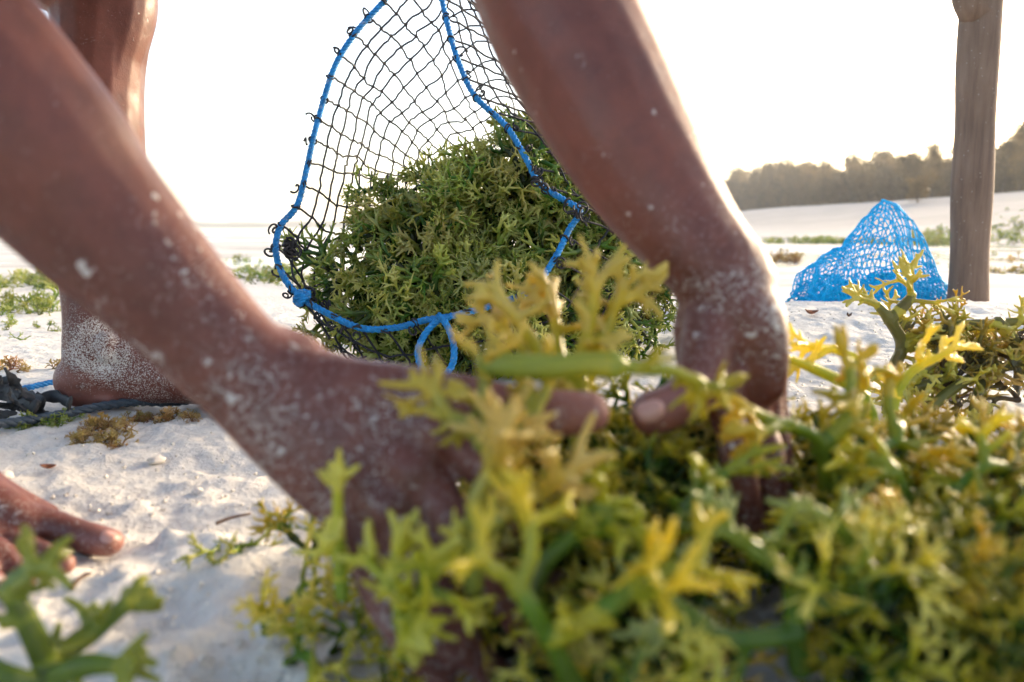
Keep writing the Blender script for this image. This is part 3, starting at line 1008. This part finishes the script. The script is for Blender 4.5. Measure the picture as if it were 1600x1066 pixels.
limb([(V((hx, foot_y, fz + .034)), .032, .034), (V((hx + .05, foot_y, fz + .042)), .031, .040), (V((hx + .11, foot_y, fz + .040)), .034, .036), (V((hx + .16, foot_y, fz + .027)), .041, .024), (V((hx + .20, foot_y, fz + .019)), .043, .017)], side=V((0, 1, 0)),
     sandy=[.2, .6, .5, .3, .2], clot=.2, pale=[.55, .1, 0, 0, 0])
limb([(P(147, 545, 1.0), .034, .034), (V((hx + .07, foot_y, fz + .065)), .030, .030), (V((hx + .13, foot_y, fz + .045)), .030, .024)], sandy=[.7, .6, .4], clot=.4)
limb([(V((hx - .002, foot_y, fz + .02)), .028, .020), (V((hx + .045, foot_y, fz + .014)), .028, .014)], side=V((0, 1, 0)), pale=.9, sandy=.1)
limb([(P(166, 532, .97), .011, .014), (P(168, 552, .97), .012, .012)], sandy=.8, clot=.4)   # ankle bone
for k, (dy, l, r) in enumerate(((-.030, .062, .0115), (-.008, .058, .0085), (.010, .052, .008), (.026, .044, .0075), (.040, .036, .007))):
    limb([(V((hx + .195, foot_y + dy, fz + .018)), r * 1.1, r * 1.1), (V((hx + .195 + l * .6, foot_y + dy * 1.05, fz + .017)), r, r), (V((hx + .195 + l, foot_y + dy * 1.1, fz + .011)), r, r * .9)], segs=10, sandy=.3)

# near leg: only the forefoot reaches into view
KR = V((-.53, .50, .46))
limb([(HR, .10, .10), (HR.lerp(KR, .5), .085, .085), (KR, .062, .062)])
AR = V((-.50, .555, .085))
limb([(KR, .060, .060), (KR.lerp(AR, .3), .056, .056), (KR.lerp(AR, .7), .042, .042), (AR, .034, .036)], sandy=[0, 0, .2, .5])
ball = P(62, 842, .565)
heel = V((-.535, .545, .03))
limb([(heel, .030, .032), (V((-.48, .55, .045)), .030, .045), (V((-.43, .553, .05)), .034, .042), (V((-.39, .550, .030)), .040, .024), (V((-.355, .545, .016)), .043, .013)], side=V((0.1, 1, 0)), sandy=.42, clot=.9)
limb([(V((-.44, .575, .058)), .020, .020), (P(20, 812, .57), .018, .017), (P(75, 822, .572), .0135, .013), (P(120, 835, .568), .0115, .011), (P(140, 842, .566), .0122, .0115), (P(170, 848, .563), .0115, .0100)], side=V((0, 1, 0)), sandy=.25, clot=.6, pale=[0, 0, 0, 0, .3, .8])
for q, r in (([(20, 850, .55), (70, 868, .538), (98, 884, .53)], .0088), ([(-10, 860, .525), (20, 885, .518), (42, 905, .512)], .0082), ([(-40, 870, .505), (-20, 900, .497), (-2, 920, .492)], .0078), ([(-80, 880, .485), (-65, 915, .478), (-52, 932, .475)], .0074)):
    limb([(P(*q[0]), r * 1.25, r * 1.2), (P(*q[1]), r * 1.02, r), (P(*q[2]), r * 1.05, r * .95)], segs=10, sandy=.25, clot=.5, pale=[0, 0, .7])

body_me = remesh(BODY, 0.0024, 7, 0.5)
body_me.name = "person"
co = co_array(body_me)
kd = kdtree.KDTree(len(SKEL))
for i, s in enumerate(SKEL): kd.insert(s[0], i)
kd.balance()
att = np.zeros((len(co), 3))
for i, q in enumerate(co):
    w = 0; a0 = a1 = a2 = 0.0
    for p_, j, dist in kd.find_n(q, 3):
        ww = 1 / (dist * dist + 1e-6); w += ww; s_ = SKEL[j]; a0 += ww * s_[1]; a1 += ww * s_[2]; a2 += ww * s_[3]
    att[i] = (a0 / w, a1 / w, a2 / w)
for k, nm in enumerate(("sandy", "clot", "pale")):
    set_attr(body_me, nm, att[:, k])
body_me.polygons.foreach_set("use_smooth", [True] * len(body_me.polygons))
person = link("person", body_me, None, M_SKIN)
tag(person, "barefoot person bending down, sandy arms reaching into the seaweed heap", "person")

def nail(name, pos, normal, along, l, w):
    mb = MB()
    n_ = normal.normalized(); a = (along - n_ * along.dot(n_)).normalized(); s = n_.cross(a)
    vv = []; ff = []
    NR, NS = 5, 12
    vv.append(pos + n_ * 0.0012)
    for i in range(1, NR + 1):
        for k in range(NS):
            th = 2 * math.pi * k / NS; f = i / NR
            ca = math.copysign(abs(math.cos(th)) ** 0.75, math.cos(th)); sa = math.copysign(abs(math.sin(th)) ** 0.75, math.sin(th))
            vv.append(pos + a * l * f * ca + s * w * f * sa + n_ * (0.0012 - 0.0028 * f * f * abs(sa) - (0.0012 if i == NR else 0)))
    for k in range(NS):
        ff.append((0, 1 + k, 1 + (k + 1) % NS))
    for i in range(NR - 1):
        for k in range(NS):
            a0 = 1 + i * NS; b0 = a0 + NS
            ff.append((a0 + k, b0 + k, b0 + (k + 1) % NS, a0 + (k + 1) % NS))
    mb.add(vv, ff)
    return mb.build(name, M_NAIL, person)
nail("thumbnail", P(1016, 640, .4165), (-FW * 0.9 + UP * 0.35 - RT * 0.1), (P(1018, 646, .428) - P(1062, 632, .434)), .0075, .0062)
nail("toenail", P(172, 836, .5555), (UP * 0.8 - FW * 0.3 + RT * 0.35), (P(170, 848, .563) - P(140, 842, .566)), .0055, .0058)

# clothes above the frame
SH = MB()
SH.sweep([V((-.83, .74, .75)), V((-.72, .73, .745)), V((-.60, .71, .735))], [(.165, .135), (.17, .135), (.168, .13)], side=V((0.3, 1, 0.1)), segs=24)
for h_, k_ in ((HL, KL), (HR, KR)):
    SH.sweep([h_.lerp(k_, f) for f in (-.05, .2, .4, .6)], [.118, .112, .105, .102], segs=20)
shorts_me = remesh(SH, .006, 4); shorts_me.name = "shorts"
link("shorts", shorts_me, person, M_CLOTH)
SH = MB()
SH.sweep([V((-.63, .715, .738)), V((-.50, .685, .705)), V((-.36, .655, .665)), V((-.29, .64, .645))], [(.165, .128), (.182, .135), (.185, .13), (.13, .10)], side=V((0.3, 1, 0.1)), segs=24)
for s_, e_ in ((SR, ELR), (SL, ELL)):
    SH.sweep([V((-.32, .65, .65)), s_, s_.lerp(e_, .35)], [.095, .075, .068], segs=20)
shirt_me = remesh(SH, .006, 4); shirt_me.name = "shirt"
link("shirt", shirt_me, person, M_CLOTH)

# ------------------------------------------------------------------ wooden pole
pole_b = P(1517, 478, 2.12)
pole = empty("wooden_pole", (pole_b.x, pole_b.y, gz(pole_b.x, pole_b.y)))
mb = MB()
pts, rad = [], []
for k in range(40):
    z = -0.15 + k * 0.037
    pts.append(V((0.006 * math.sin(z * 3) + -0.058 * z + 0.012 * float(vnoise(z * 3.5, 1, 81)), 0.006 * math.cos(z * 2.3), z)))
    rad.append(0.0475 + 0.006 * z + 0.007 * float(vnoise(z * 6, 2, 82)))
mb.sweep(pts, rad, segs=20)
v = np.array([tuple(q) for q in mb.v])
for i, q in enumerate(mb.v):
    a = math.atan2(q.y, q.x)
    f = 1 + 0.05 * float(vnoise(a * 1.5, q.z * 4, 83)) + 0.02 * float(vnoise(a * 6, q.z * 9, 84))
    c0 = pts[min(39, i // 20)] if i < 800 else V((0, 0, q.z))
    mb.v[i] = c0 + (q - c0) * f
mb.build("trunk", M_POLE, pole)
mb = MB()
kz = P(1500, 18, 2.12).z - pole.location.z
mb.sweep([V((-.058 * kz, -0.01, kz - 0.04)), V((-.058 * kz - .030, -0.012, kz)), V((-.058 * kz - .052, -.014, kz + .03)), V((-.058 * kz - .06, -.016, kz + .075)), V((-.058 * kz - .085, -.018, kz + .16))], [.043, .038, .027, .022, .018], segs=14)
mb.build("branch_stub", M_POLE, pole)
tag(pole, "weathered round wooden pole with a branch knot, standing behind the sand bank", "pole")

# ------------------------------------------------------------------ crumpled blue net
bn_c = P(1365, 478, 2.35)
bnet = empty("blue_fishing_net", (bn_c.x, bn_c.y, gz(bn_c.x, bn_c.y)))
tag(bnet, "crumpled bright blue fishing net lying in a peak on the sand", "fishing net")
def blue_h(x, y):
    # silhouette heights along x (metres from centre), photo profile
    hx = float(np.interp(x, [-.225, -.208, -.16, -.104, -.066, -.028, .019, .057, .085, .104, .123, .16, .198, .245], [.05, .115, .150, .182, .222, .268, .305, .298, .245, .175, .125, .092, .070, .035]))
    return hx
for layer in range(3):
    mb = MB()
    nu, nv = (40, 30) if layer < 1 else (32, 20)
    g = {}
    for i in range(nu * 2 + 1):
        for j in range(nv * 2 + 1):
            u = i / (nu * 2); w = j / (nv * 2)
            x = -.23 + .47 * u
            hh = blue_h(x, 0) * (1.0, .60, .40)[layer]
            if layer >= 1: hh *= 0.75 + 0.7 * float(vnoise(x * 13, layer * 3.1, 90))
            a = math.pi * w                                  # front foot -> crest -> back foot
            yy = -math.cos(a) * (.11 + .06 * math.sin(u * 3.14)) * (1 - .12 * layer)
            zz = hh * math.sin(a) ** (0.8 + 1.1 * float(sstep(.12, .30, hh)))
            fold = 0.013 * float(vnoise(u * 15 + layer * 7, w * 5, 91)) + 0.008 * float(vnoise(u * 34, w * 9 + layer * 5, 92))
            g[i, j] = V((x * 0.92 + 0.004 + 0.035 * float(vnoise(u * 7, w * 6 + 3, 93 + layer)) + 0.014 * float(vnoise(u * 23, w * 17, 97 + layer)), yy + fold * 1.2, max(0.004, zz + fold * min(1, zz * 14))))
    for i in range(0, nu * 2 + 1, 2):
        mb.sweep([g[i, j] for j in range(nv * 2 + 1)], .0020, segs=5)
    for j in range(0, nv * 2 + 1, 2):
        mb.sweep([g[i, j] for i in range(nu * 2 + 1)], .0020, segs=5)
    for i in range(0, nu * 2 + 1, 2):
        for j in range(0, nv * 2 + 1, 2):
            mb.add([g[i, j] + V(o) * .0032 for o in OCT], OCF)
    o = mb.build("netting", M_BLUENET, bnet, False)
    o["kind"] = "stuff"

# ------------------------------------------------------------------ guided seaweed sprigs of the foreground
def guided(name, lines, r, seed, mat, label, ends=1, L=0.02, spread=1.1, spur=0.35, group=None, t0=0.28, thick={}):
    """lines: lists of photo pixel + depth stations for the main branches; twigs grow off their ends"""
    rng = random.Random(seed)
    out = []
    org = P(*lines[0][0])
    for li, ln in enumerate(lines):
        pts = [P(*q) - org for q in ln]
        n = len(pts)
        if li in thick:
            out.append((pts, [thick[li] * rng.uniform(.74, 1.12) for _ in pts], [0.3 + 0.55 * k / (n - 1) for k in range(n)]))
            continue
        rad = [r * (1 - 0.3 * k / (n - 1)) * rng.uniform(.85, 1.12) for k in range(n)]
        out.append((pts, rad, [t0 + 0.35 * k / (n - 1) for k in range(n)]))
        cm = [V(q) for q in catmull(pts, 4)]
        d = (pts[-1] - pts[-2]).normalized()
        for e in range(rng.choice([2, 3])):
            dd = (d + V([rng.gauss(0, 0.55) for _ in range(3)]) * spread).normalized()
            sub = []
            grow(rng, sub, pts[-1], dd, L * rng.uniform(.7, 1.1), min(r * .72, .0036), ends, ends + 1, spread, spur)
            out += [(a, b, [0.45 + 0.55 * x for x in c]) for a, b, c in sub]
        for i in range(2, len(cm) - 1):
            if rng.random() < spur:
                t_ = (cm[i + 1] - cm[i - 1]).normalized()
                ax = Quaternion(t_, rng.uniform(0, 6.28)) @ t_.orthogonal().normalized()
                sub = []
                grow(rng, sub, cm[i], (ax + t_ * .5).normalized(), L * rng.uniform(.55, .95), min(r * .62, .0030), rng.choice([0, 0, 1]), 2, spread, spur * .5)
                out += [(a[1:] if len(a) > 3 and i_ == 0 and r > .006 else a, b[1:] if len(a) > 3 and i_ == 0 and r > .006 else b, [0.3 + 0.6 * x for x in (c[1:] if len(a) > 3 and i_ == 0 and r > .006 else c)]) for i_, (a, b, c) in enumerate(sub)]
    m = weed_mesh(name, out, 0.0010)
    m.materials.append(mat)
    o = link(name, m); o.location = org
    tag(o, label, "seaweed", group)
    return o

guided("seaweed_sprig", [[(905, 760, .44), (900, 640, .43), (905, 570, .425), (922, 500, .42), (930, 455, .418)],
                         [(900, 640, .43), (860, 580, .425), (830, 530, .42), (805, 495, .415)],
                         [(905, 570, .425), (945, 520, .43), (960, 480, .43)],
                         [(870, 590, .428), (820, 545, .43), (790, 520, .43)],
                         [(880, 600, .43), (870, 530, .44), (866, 490, .445)]], .0048, 11, M_WEED,
       "tall yellow green seaweed sprig standing up between the two hands", 1, .016, .8, .22)
guided("seaweed_branch", [[(958, 571, .345), (1010, 576, .347), (1050, 580, .35), (1085, 592, .352)], [(766, 567, .345), (800, 571, .344), (860, 573, .345), (915, 569, .346), (958, 571, .345)]], .0036, 12, M_WEEDSTEM,
       "thick smooth seaweed branch lying level in front of the far thumb", 1, .011, 1.1, .12, t0=.5, thick={1: .0060})
guided("seaweed_sprig", [[(790, 790, .35), (775, 735, .345), (755, 690, .34), (715, 655, .34)], [(775, 735, .345), (800, 690, .34), (825, 655, .345)], [(755, 690, .34), (765, 650, .345), (755, 630, .35)]], .0046, 13, M_WEEDPALE,
       "pale tipped seaweed sprig hanging over the near hand's thumb", 1, .019, .9, .18)
guided("seaweed_sprig", [[(740, 920, .33), (740, 850, .325), (745, 780, .32), (765, 740, .32)], [(740, 850, .325), (780, 810, .32), (810, 790, .32)]], .0048, 14, M_WEEDPALE,
       "bright yellow seaweed sprig in front of the near palm", 1, .020, .9, .2)
guided("seaweed_sprig", [[(900, 1080, .30), (860, 1000, .295), (830, 950, .29), (810, 920, .29)], [(860, 1000, .295), (930, 960, .29), (990, 920, .295)]], .0050, 15, M_WEED,
       "blurred yellow seaweed sprig lowest in the heap's front", 1, .022, .9, .2)
guided("seaweed_sprig", [[(1290, 960, .42), (1300, 860, .42), (1290, 770, .415), (1285, 710, .41), (1270, 680, .405), (1235, 665, .40)], [(1280, 700, .41), (1320, 660, .41), (1330, 630, .415)], [(1290, 770, .415), (1350, 720, .42), (1400, 690, .43)]], .0050, 16, M_WEED,
       "long stalked yellow tipped seaweed sprig right of the far hand", 1, .024, .9, .22)
guided("seaweed_sprig", [[(1370, 700, .66), (1350, 620, .66), (1280, 580, .65), (1230, 560, .64)], [(1350, 640, .66), (1345, 570, .67), (1300, 545, .67)], [(1385, 690, .66), (1400, 620, .66), (1420, 585, .66), (1440, 570, .66)]], .0056, 17, M_WEED,
       "light green forked seaweed sprig on the sand beyond the heap", 1, .028, .8, .2)
guided("seaweed_sprig", [[(90, 1090, .345), (60, 1010, .34), (20, 930, .335), (8, 930, .335), (25, 905, .335), (48, 890, .335)], [(70, 1040, .345), (140, 990, .36), (190, 950, .365)], [(60, 1070, .34), (130, 1040, .335), (180, 1040, .335)], [(80, 1080, .34), (20, 1060, .33), (-40, 1030, .33)]], .0058, 18, M_WEEDGREEN,
       "green forked seaweed sprig low in the corner below the bare toes", 0, .012, 1.0, .2)
guided("seaweed_stalk", [[(535, 930, .36), (530, 870, .36), (528, 800, .36), (528, 765, .36)]], .0036, 19, M_WEED,
       "single upright seaweed stalk in front of the near wrist", 0, .008, .6, .3, t0=.4)
guided("seaweed_sprig", [[(1060, 900, .38), (1040, 850, .375), (1060, 810, .37), (1085, 785, .37)], [(1040, 850, .375), (990, 820, .37), (950, 790, .37)]], .0048, 20, M_WEED,
       "curled green seaweed sprig beneath the far hand's fingers", 1, .023, .9, .2)
guided("seaweed_sprig", [[(1250, 1040, .33), (1240, 960, .325), (1230, 900, .32), (1180, 860, .32)], [(1240, 960, .325), (1310, 930, .32), (1330, 870, .325)], [(1240, 990, .325), (1150, 1000, .32), (1100, 980, .32)]], .0052, 22, M_WEEDGREEN,
       "green seaweed sprig in the heap's front below the long stalk", 1, .024, .9, .22)

guided("seaweed_sprig", [[(640, 1020, .335), (630, 970, .33), (622, 935, .325), (610, 915, .325)], [(630, 970, .33), (655, 935, .325), (662, 915, .325)]], .0046, 24, M_WEED,
       "knobby pale seaweed sprig over the base of the near little finger", 1, .017, 1.0, .3)
guided("seaweed_sprig", [[(830, 930, .33), (850, 880, .33), (880, 850, .33), (905, 830, .33)]], .0046, 25, M_WEED,
       "short forked seaweed sprig below the near thumb tip", 1, .020, .9, .25)
guided("seaweed_sprig", [[(1480, 900, .40), (1470, 820, .40), (1500, 760, .40), (1540, 730, .40)], [(1470, 820, .40), (1420, 780, .40), (1400, 740, .40)], [(1480, 860, .40), (1540, 840, .39), (1590, 800, .39)]], .0050, 26, M_WEED,
       "spreading yellow tipped seaweed sprig near the heap's right end", 1, .024, .9, .25)

# clump beside the near wrist
rng = random.Random(44)
for k, (px, py, d, s, kind) in enumerate([(450, 960, .48, .55, 0), (415, 1010, .45, .55, 3), (490, 890, .54, .6, 1), (520, 1050, .42, .45, 5), (450, 1050, .42, .5, 2), (590, 1075, .39, .42, 0)]):
    p = P(px, py, d); p.z = max(0.0, gz(p.x, p.y)) + 0.004
    weed_copy("seaweed_tuft", kind, p, rand_rot(rng, 0.35), s, M_WEED,
              ["yellowish seaweed tuft left of the near hand", "leftmost yellow seaweed tuft below the near wrist", "green seaweed tuft on the sand right under the near wrist", "seaweed tuft at the bottom edge under the near little finger",
               "low seaweed tuft at the bottom edge left of the near hand", "dense seaweed tuft at the foot of the near fingers"][k])
# clump on the sand at the right
rng = random.Random(45)
clump = guided("seaweed_clump", [[(1390, 640, .93), (1395, 580, .93), (1410, 540, .93), (1390, 500, .92), (1372, 478, .92)],
                         [(1410, 540, .93), (1450, 520, .93), (1500, 510, .92), (1560, 505, .92), (1610, 500, .93)],
                         [(1390, 500, .92), (1415, 475, .92), (1425, 462, .92)],
                         [(1500, 510, .92), (1470, 550, .90), (1430, 590, .89)],
                         [(1640, 560, .93), (1560, 575, .92), (1500, 600, .90), (1450, 640, .89)],
                         [(1560, 575, .92), (1530, 610, .90), (1520, 650, .89)],
                         [(1560, 505, .92), (1590, 540, .93), (1620, 600, .93), (1640, 640, .92)],
                         [(1395, 600, .93), (1430, 605, .91), (1480, 590, .91)],
                         [(1640, 540, .96), (1560, 555, .96), (1490, 570, .97), (1420, 600, .97)]], .0085, 46, M_WEEDOLD,
       "olive seaweed clump with thick brown stems on the sand in front of the pole", 1, .034, 1.0, .7, t0=.0)
for k, (px, py, d, sc_) in enumerate([(1440, 545, .93, .75), (1480, 600, .92, .8), (1520, 560, .94, .85), (1560, 600, .93, .9), (1600, 560, .95, .9), (1540, 530, .95, .7), (1590, 625, .92, .8), (1460, 575, .95, .7), (1630, 600, .95, .9), (1500, 632, .90, .65), (1410, 600, .94, .55), (1620, 520, .97, .7)]):
    m_ = PROTO[(k * 3 + 1) % 7].copy(); m_.materials.clear(); m_.materials.append(M_WEEDOLD)
    fr = link("frond", m_, clump); fr.location = P(px, py, d) - clump.location
    fr.rotation_euler = rand_rot(rng, .9); fr.scale = (sc_, sc_, sc_)
weed_copy("seaweed_tuft", 2, G(1585, 640) + V((0, 0, .02)), (0.5, 0.2, 1.0), 1.0, M_WEEDOLD, "yellow tipped seaweed tuft at the edge of the olive clump")
weed_copy("seaweed_tuft", 4, G(345, 862) + V((0, 0, .004)), (1.3, 0.2, 0.6), .42, M_WEEDGREEN, "tiny green seaweed sprig lying alone on the sand beside the near forearm")

# more loose stuff lying out on the tidal flat
def flat_patch(name, items, mat, label, seed, kinds=(0, 1, 3, 5), kindstuff=True):
    rng = random.Random(seed)
    pts, rots, scl, idx = [], [], [], []
    for px0, px1, py0, py1, n, s in items:
        for _ in range(n):
            px = rng.uniform(px0, px1); py = rng.uniform(py0, py1)
            g_ = G(px, py, -0.05 if py < 470 else 0.0)
            pts.append((g_.x, g_.y, max(gz(g_.x, g_.y), WATER_Z) + 0.0)); rots.append((rng.choice([-1, 1]) * rng.uniform(.9, 1.5), rng.gauss(0, .5), rng.uniform(0, 6.28))); scl.append(s * rng.uniform(.5, 1.1)); idx.append(rng.randrange(7))
    o = instancer(name, pts, rots, scl, idx, PROTO_OB, mat)
    tag(o, label, "seaweed", kind="stuff")
    return o
flat_patch("stranded_seaweed", [(-60, 95, 458, 474, 60, .8), (40, 95, 440, 450, 14, .8), (-60, 90, 480, 496, 40, .5), (-60, 95, 505, 530, 14, .35)], M_WEEDGREEN, "green seaweed strewn on the wet flat behind the standing leg", 51)
flat_patch("stranded_seaweed", [(380, 460, 432, 450, 34, .8), (400, 520, 452, 465, 16, .7), (330, 430, 405, 412, 10, .7), (455, 480, 520, 526, 3, .3)], M_WEEDGREEN, "green seaweed strewn on the wet flat left of the net bag", 52)
flat_patch("stranded_seaweed", [(1195, 1330, 376, 384, 90, 1.7), (1420, 1500, 372, 384, 110, 2.1), (1545, 1640, 366, 384, 90, 2.0), (1300, 1420, 377, 384, 60, 1.5), (1430, 1640, 395, 425, 26, .7)], M_WEEDGREEN, "yellow green seaweed line stranded along the flat behind the blue net", 53)
flat_patch("brown_seaweed", [(1200, 1250, 402, 410, 40, .9)], M_WEEDBROWN, "rust brown seaweed heap on the flat left of the blue net", 54)
flat_patch("brown_seaweed", [(-20, 30, 574, 582, 10, .35), (75, 90, 576, 584, 2, .3)], M_WEEDBROWN, "rust brown seaweed scrap behind the standing heel", 55)
flat_patch("dark_seaweed", [(1550, 1650, 428, 434, 30, .8), (1545, 1640, 405, 412, 8, .8)], M_WEEDOLD, "dark tangled seaweed on the flat right of the pole", 56)
flat_patch("golden_seaweed", [(130, 200, 668, 682, 34, .18), (190, 300, 655, 664, 40, .17)], M_WEEDBROWN, "golden brown seaweed scraps along the dark rope", 57)
flat_patch("golden_seaweed", [(125, 195, 684, 700, 22, .2)], M_WEEDBROWN, "small golden seaweed scrap lying alone in front of the rope", 58)

# ------------------------------------------------------------------ ropes and rags on the sand
def gpts(lst, lift):
    out = []
    for px, py in lst:
        g_ = G(px, py, 0.0)
        g_.z = gz(g_.x, g_.y) + lift
        out.append(g_)
    return out
line = catmull(gpts([(-120, 700), (-40, 690), (30, 676), (75, 668), (120, 662), (170, 654), (220, 648), (270, 642), (330, 634), (400, 630)], .010), 8)
mb = MB(); rope(mb, resample(line, .005), .0055, .03)
r1 = mb.build("mooring_rope", M_ROPEDARK); tag(r1, "dark weathered rope lying across the sand in front of the standing foot", "rope")
line = catmull(gpts([(-60, 622), (0, 618), (40, 614), (82, 606), (130, 600)], .008), 8)
mb = MB(); rope(mb, resample(line, .005), .0045, .022)
r2 = mb.build("blue_rope", M_ROPE); tag(r2, "thin bright blue rope on the sand running behind the heel", "rope")
rng = random.Random(8)
mb = MB()
for k in range(7):
    c0 = G(rng.uniform(-10, 95), rng.uniform(655, 672)); c0.z = gz(c0.x, c0.y) + rng.uniform(.012, .03)
    pts = [c0]
    d = V((rng.choice([-1, 1]) * rng.uniform(.5, 1), rng.uniform(-.4, .4), rng.uniform(-.2, .3))).normalized()
    for q in range(6):
        d = (d + V([rng.gauss(0, .35) for _ in range(3)])).normalized()
        nxt = pts[-1] + d * .011; nxt.z = max(gz(nxt.x, nxt.y) + .006, nxt.z)
        pts.append(nxt)
    cs = [V(q) for q in catmull(pts, 3)]
    n = len(cs)
    mb.sweep(cs, [(.0075 * math.sin(math.pi * (i + 1.5) / (n + 2)) ** .5 * rng.uniform(.6, 1.2), .0012 + .001 * rng.random()) for i in range(n)], segs=8, side=[V((math.sin(i * .5 + k), math.cos(i * .4), .6)) for i in range(n)])
for a, b, c_, d_ in (((0, 622), (20, 632), (45, 648), (70, 662)), ((-30, 650), (10, 646), (40, 660), (60, 670)), ((60, 655), (85, 652), (105, 658), (112, 664))):
    pts = [G(*q) for q in (a, b, c_, d_)]
    for q in pts: q.z = gz(q.x, q.y) + .022
    cs = [V(q) for q in catmull(pts, 5)]
    mb.sweep(cs, [(.008 * rng.uniform(.6, 1.2), .0025) for _ in cs], segs=8, side=V((0, .5, 1)))
rag = mb.build("rag_knot", M_RAG); tag(rag, "black knotted rag strips tied round the dark rope", "rag")
flat_patch("green_weed", [(20, 110, 662, 676, 26, .2), (200, 225, 636, 640, 4, .16)], M_WEEDGREEN, "bright green weed scraps caught under the black rag", 59)

# small litter on the sand
def pebble(px, py, size, seed, label, mat=M_SHELL, name="coral_pebble", cat="pebble", group=None):
    rng = random.Random(seed)
    bm = bmesh.new(); bmesh.ops.create_icosphere(bm, subdivisions=3, radius=size)
    for v_ in bm.verts:
        f = 1 + .5 * float(vnoise(v_.co.x / size * 1.4 + seed, v_.co.y / size * 1.4 + v_.co.z / size * 1.9, seed))
        v_.co = V((v_.co.x * f * 1.15, v_.co.y * f, v_.co.z * f * .7))
    for f_ in bm.faces: f_.smooth = True
    m = bpy.data.meshes.new(name); bm.to_mesh(m); bm.free()
    g_ = G(px, py); o = link(name, m, None, mat)
    o.location = (g_.x, g_.y, gz(g_.x, g_.y) + size * .3); o.rotation_euler = (0, 0, rng.uniform(0, 6))
    return tag(o, label, cat, group)
pebble(245, 722, .0075, 1, "rounded pale coral pebble alone on the smooth sand")
pebble(310, 775, .005, 2, "small pale coral pebble below the rounded one")
pebble(165, 965, .006, 3, "bluish pebble on the churned sand above the corner seaweed")
pebble(5, 755, .009, 4, "pale coral lump at the picture's left edge above the near foot")
rng = random.Random(77)
mb = MB()
for k in range(1100):
    px = rng.uniform(40, 720); py = 660 + 400 * rng.random() ** .6
    g_ = G(px, py); s = rng.uniform(.0007, .0026)
    c0 = V((g_.x, g_.y, gz(g_.x, g_.y) + s * .3))
    q_ = Quaternion(V((rng.gauss(0, 1), rng.gauss(0, 1), rng.gauss(0, 1))).normalized(), rng.uniform(0, 3))
    mb.add([c0 + q_ @ V((o[0] * s * rng.uniform(.7, 1.5), o[1] * s * rng.uniform(.7, 1.4), o[2] * s * .7)) for o in OCT], OCF)
for k in range(500):
    px = rng.uniform(1200, 1640); py = 475 + 130 * rng.random()
    g_ = G(px, py, .03); s = rng.uniform(.001, .003)
    c0 = V((g_.x, g_.y, gz(g_.x, g_.y) + s * .3))
    mb.add([c0 + V((o[0] * s * rng.uniform(.7, 1.5), o[1] * s, o[2] * s * .7)) for o in OCT], OCF)
bits = mb.build("shell_grit", M_SHELL, None, False)
tag(bits, "crushed shell and coral grit scattered over the sand", "grit", kind="stuff")

def leaf(px, py, l, w, rot, curl_, label, mat=M_DRYLEAF, z=0.0):
    mb = MB(); n = 9
    vv = []; ff = []
    for i in range(n):
        f = i / (n - 1); ww = w * math.sin(math.pi * (f * .94 + .03)) ** .8
        for s in (-1, -.5, 0, .5, 1):
            vv.append(V(((f - .5) * l, s * ww, curl_ * l * (f - .5) ** 2 * 2 + abs(s) * ww * .7)))
    for i in range(n - 1):
        for k in range(4):
            a = i * 5 + k; ff.append((a, a + 1, a + 6, a + 5))
    mb.add(vv, ff)
    g_ = G(px, py, z); o = mb.build("fallen_leaf", mat)
    sd = o.modifiers.new("thick", 'SOLIDIFY'); sd.thickness = .0006
    o.location = (g_.x, g_.y, gz(g_.x, g_.y) + .004); o.rotation_euler = (.2, .1, rot)
    return tag(o, label, "leaf")
leaf(76, 742, .014, .004, .3, .5, "small reddish dry leaf on the sand above the near toes")
leaf(1267, 486, .03, .009, .1, .6, "reddish brown dry leaf on the sand bank below the blue net", z=.06)
leaf(1326, 489, .022, .004, .8, .8, "dark curled leaf on the sand bank left of the olive clump", M_TWIG, z=.06)
leaf(1306, 548, .03, .006, 1.2, 1.2, "orange curled scrap on the sand beside the light green sprig", mat_plain("orange_scrap", (.5, .17, .03), .5, .3, 60), z=.03)
def twig(pts_px, r, label, z=0.0):
    pts = [G(a, b, z) for a, b in pts_px]
    for q in pts: q.z = gz(q.x, q.y) + r * 1.2
    cs = [V(q) for q in catmull(pts, 5)]
    mb = MB(); mb.sweep(cs, [r * (1 - .5 * i / len(cs)) for i in range(len(cs))], segs=7)
    o = mb.build("twig", M_TWIG); return tag(o, label, "twig")
twig([(338, 826), (362, 820), (392, 812)], .0016, "reddish twig on the sand beside the tiny green sprig")
twig([(110, 918), (125, 908), (142, 898)], .0018, "short brown twig on the sand below the near toes")
twig([(1440, 648), (1470, 640), (1500, 634), (1530, 632)], .003, "dark twig on the sand under the olive clump")
twig([(1545, 352), (1480, 351), (1420, 353), (1380, 354)], .05, "long dark driftwood line on the far flat behind the pole", z=0)
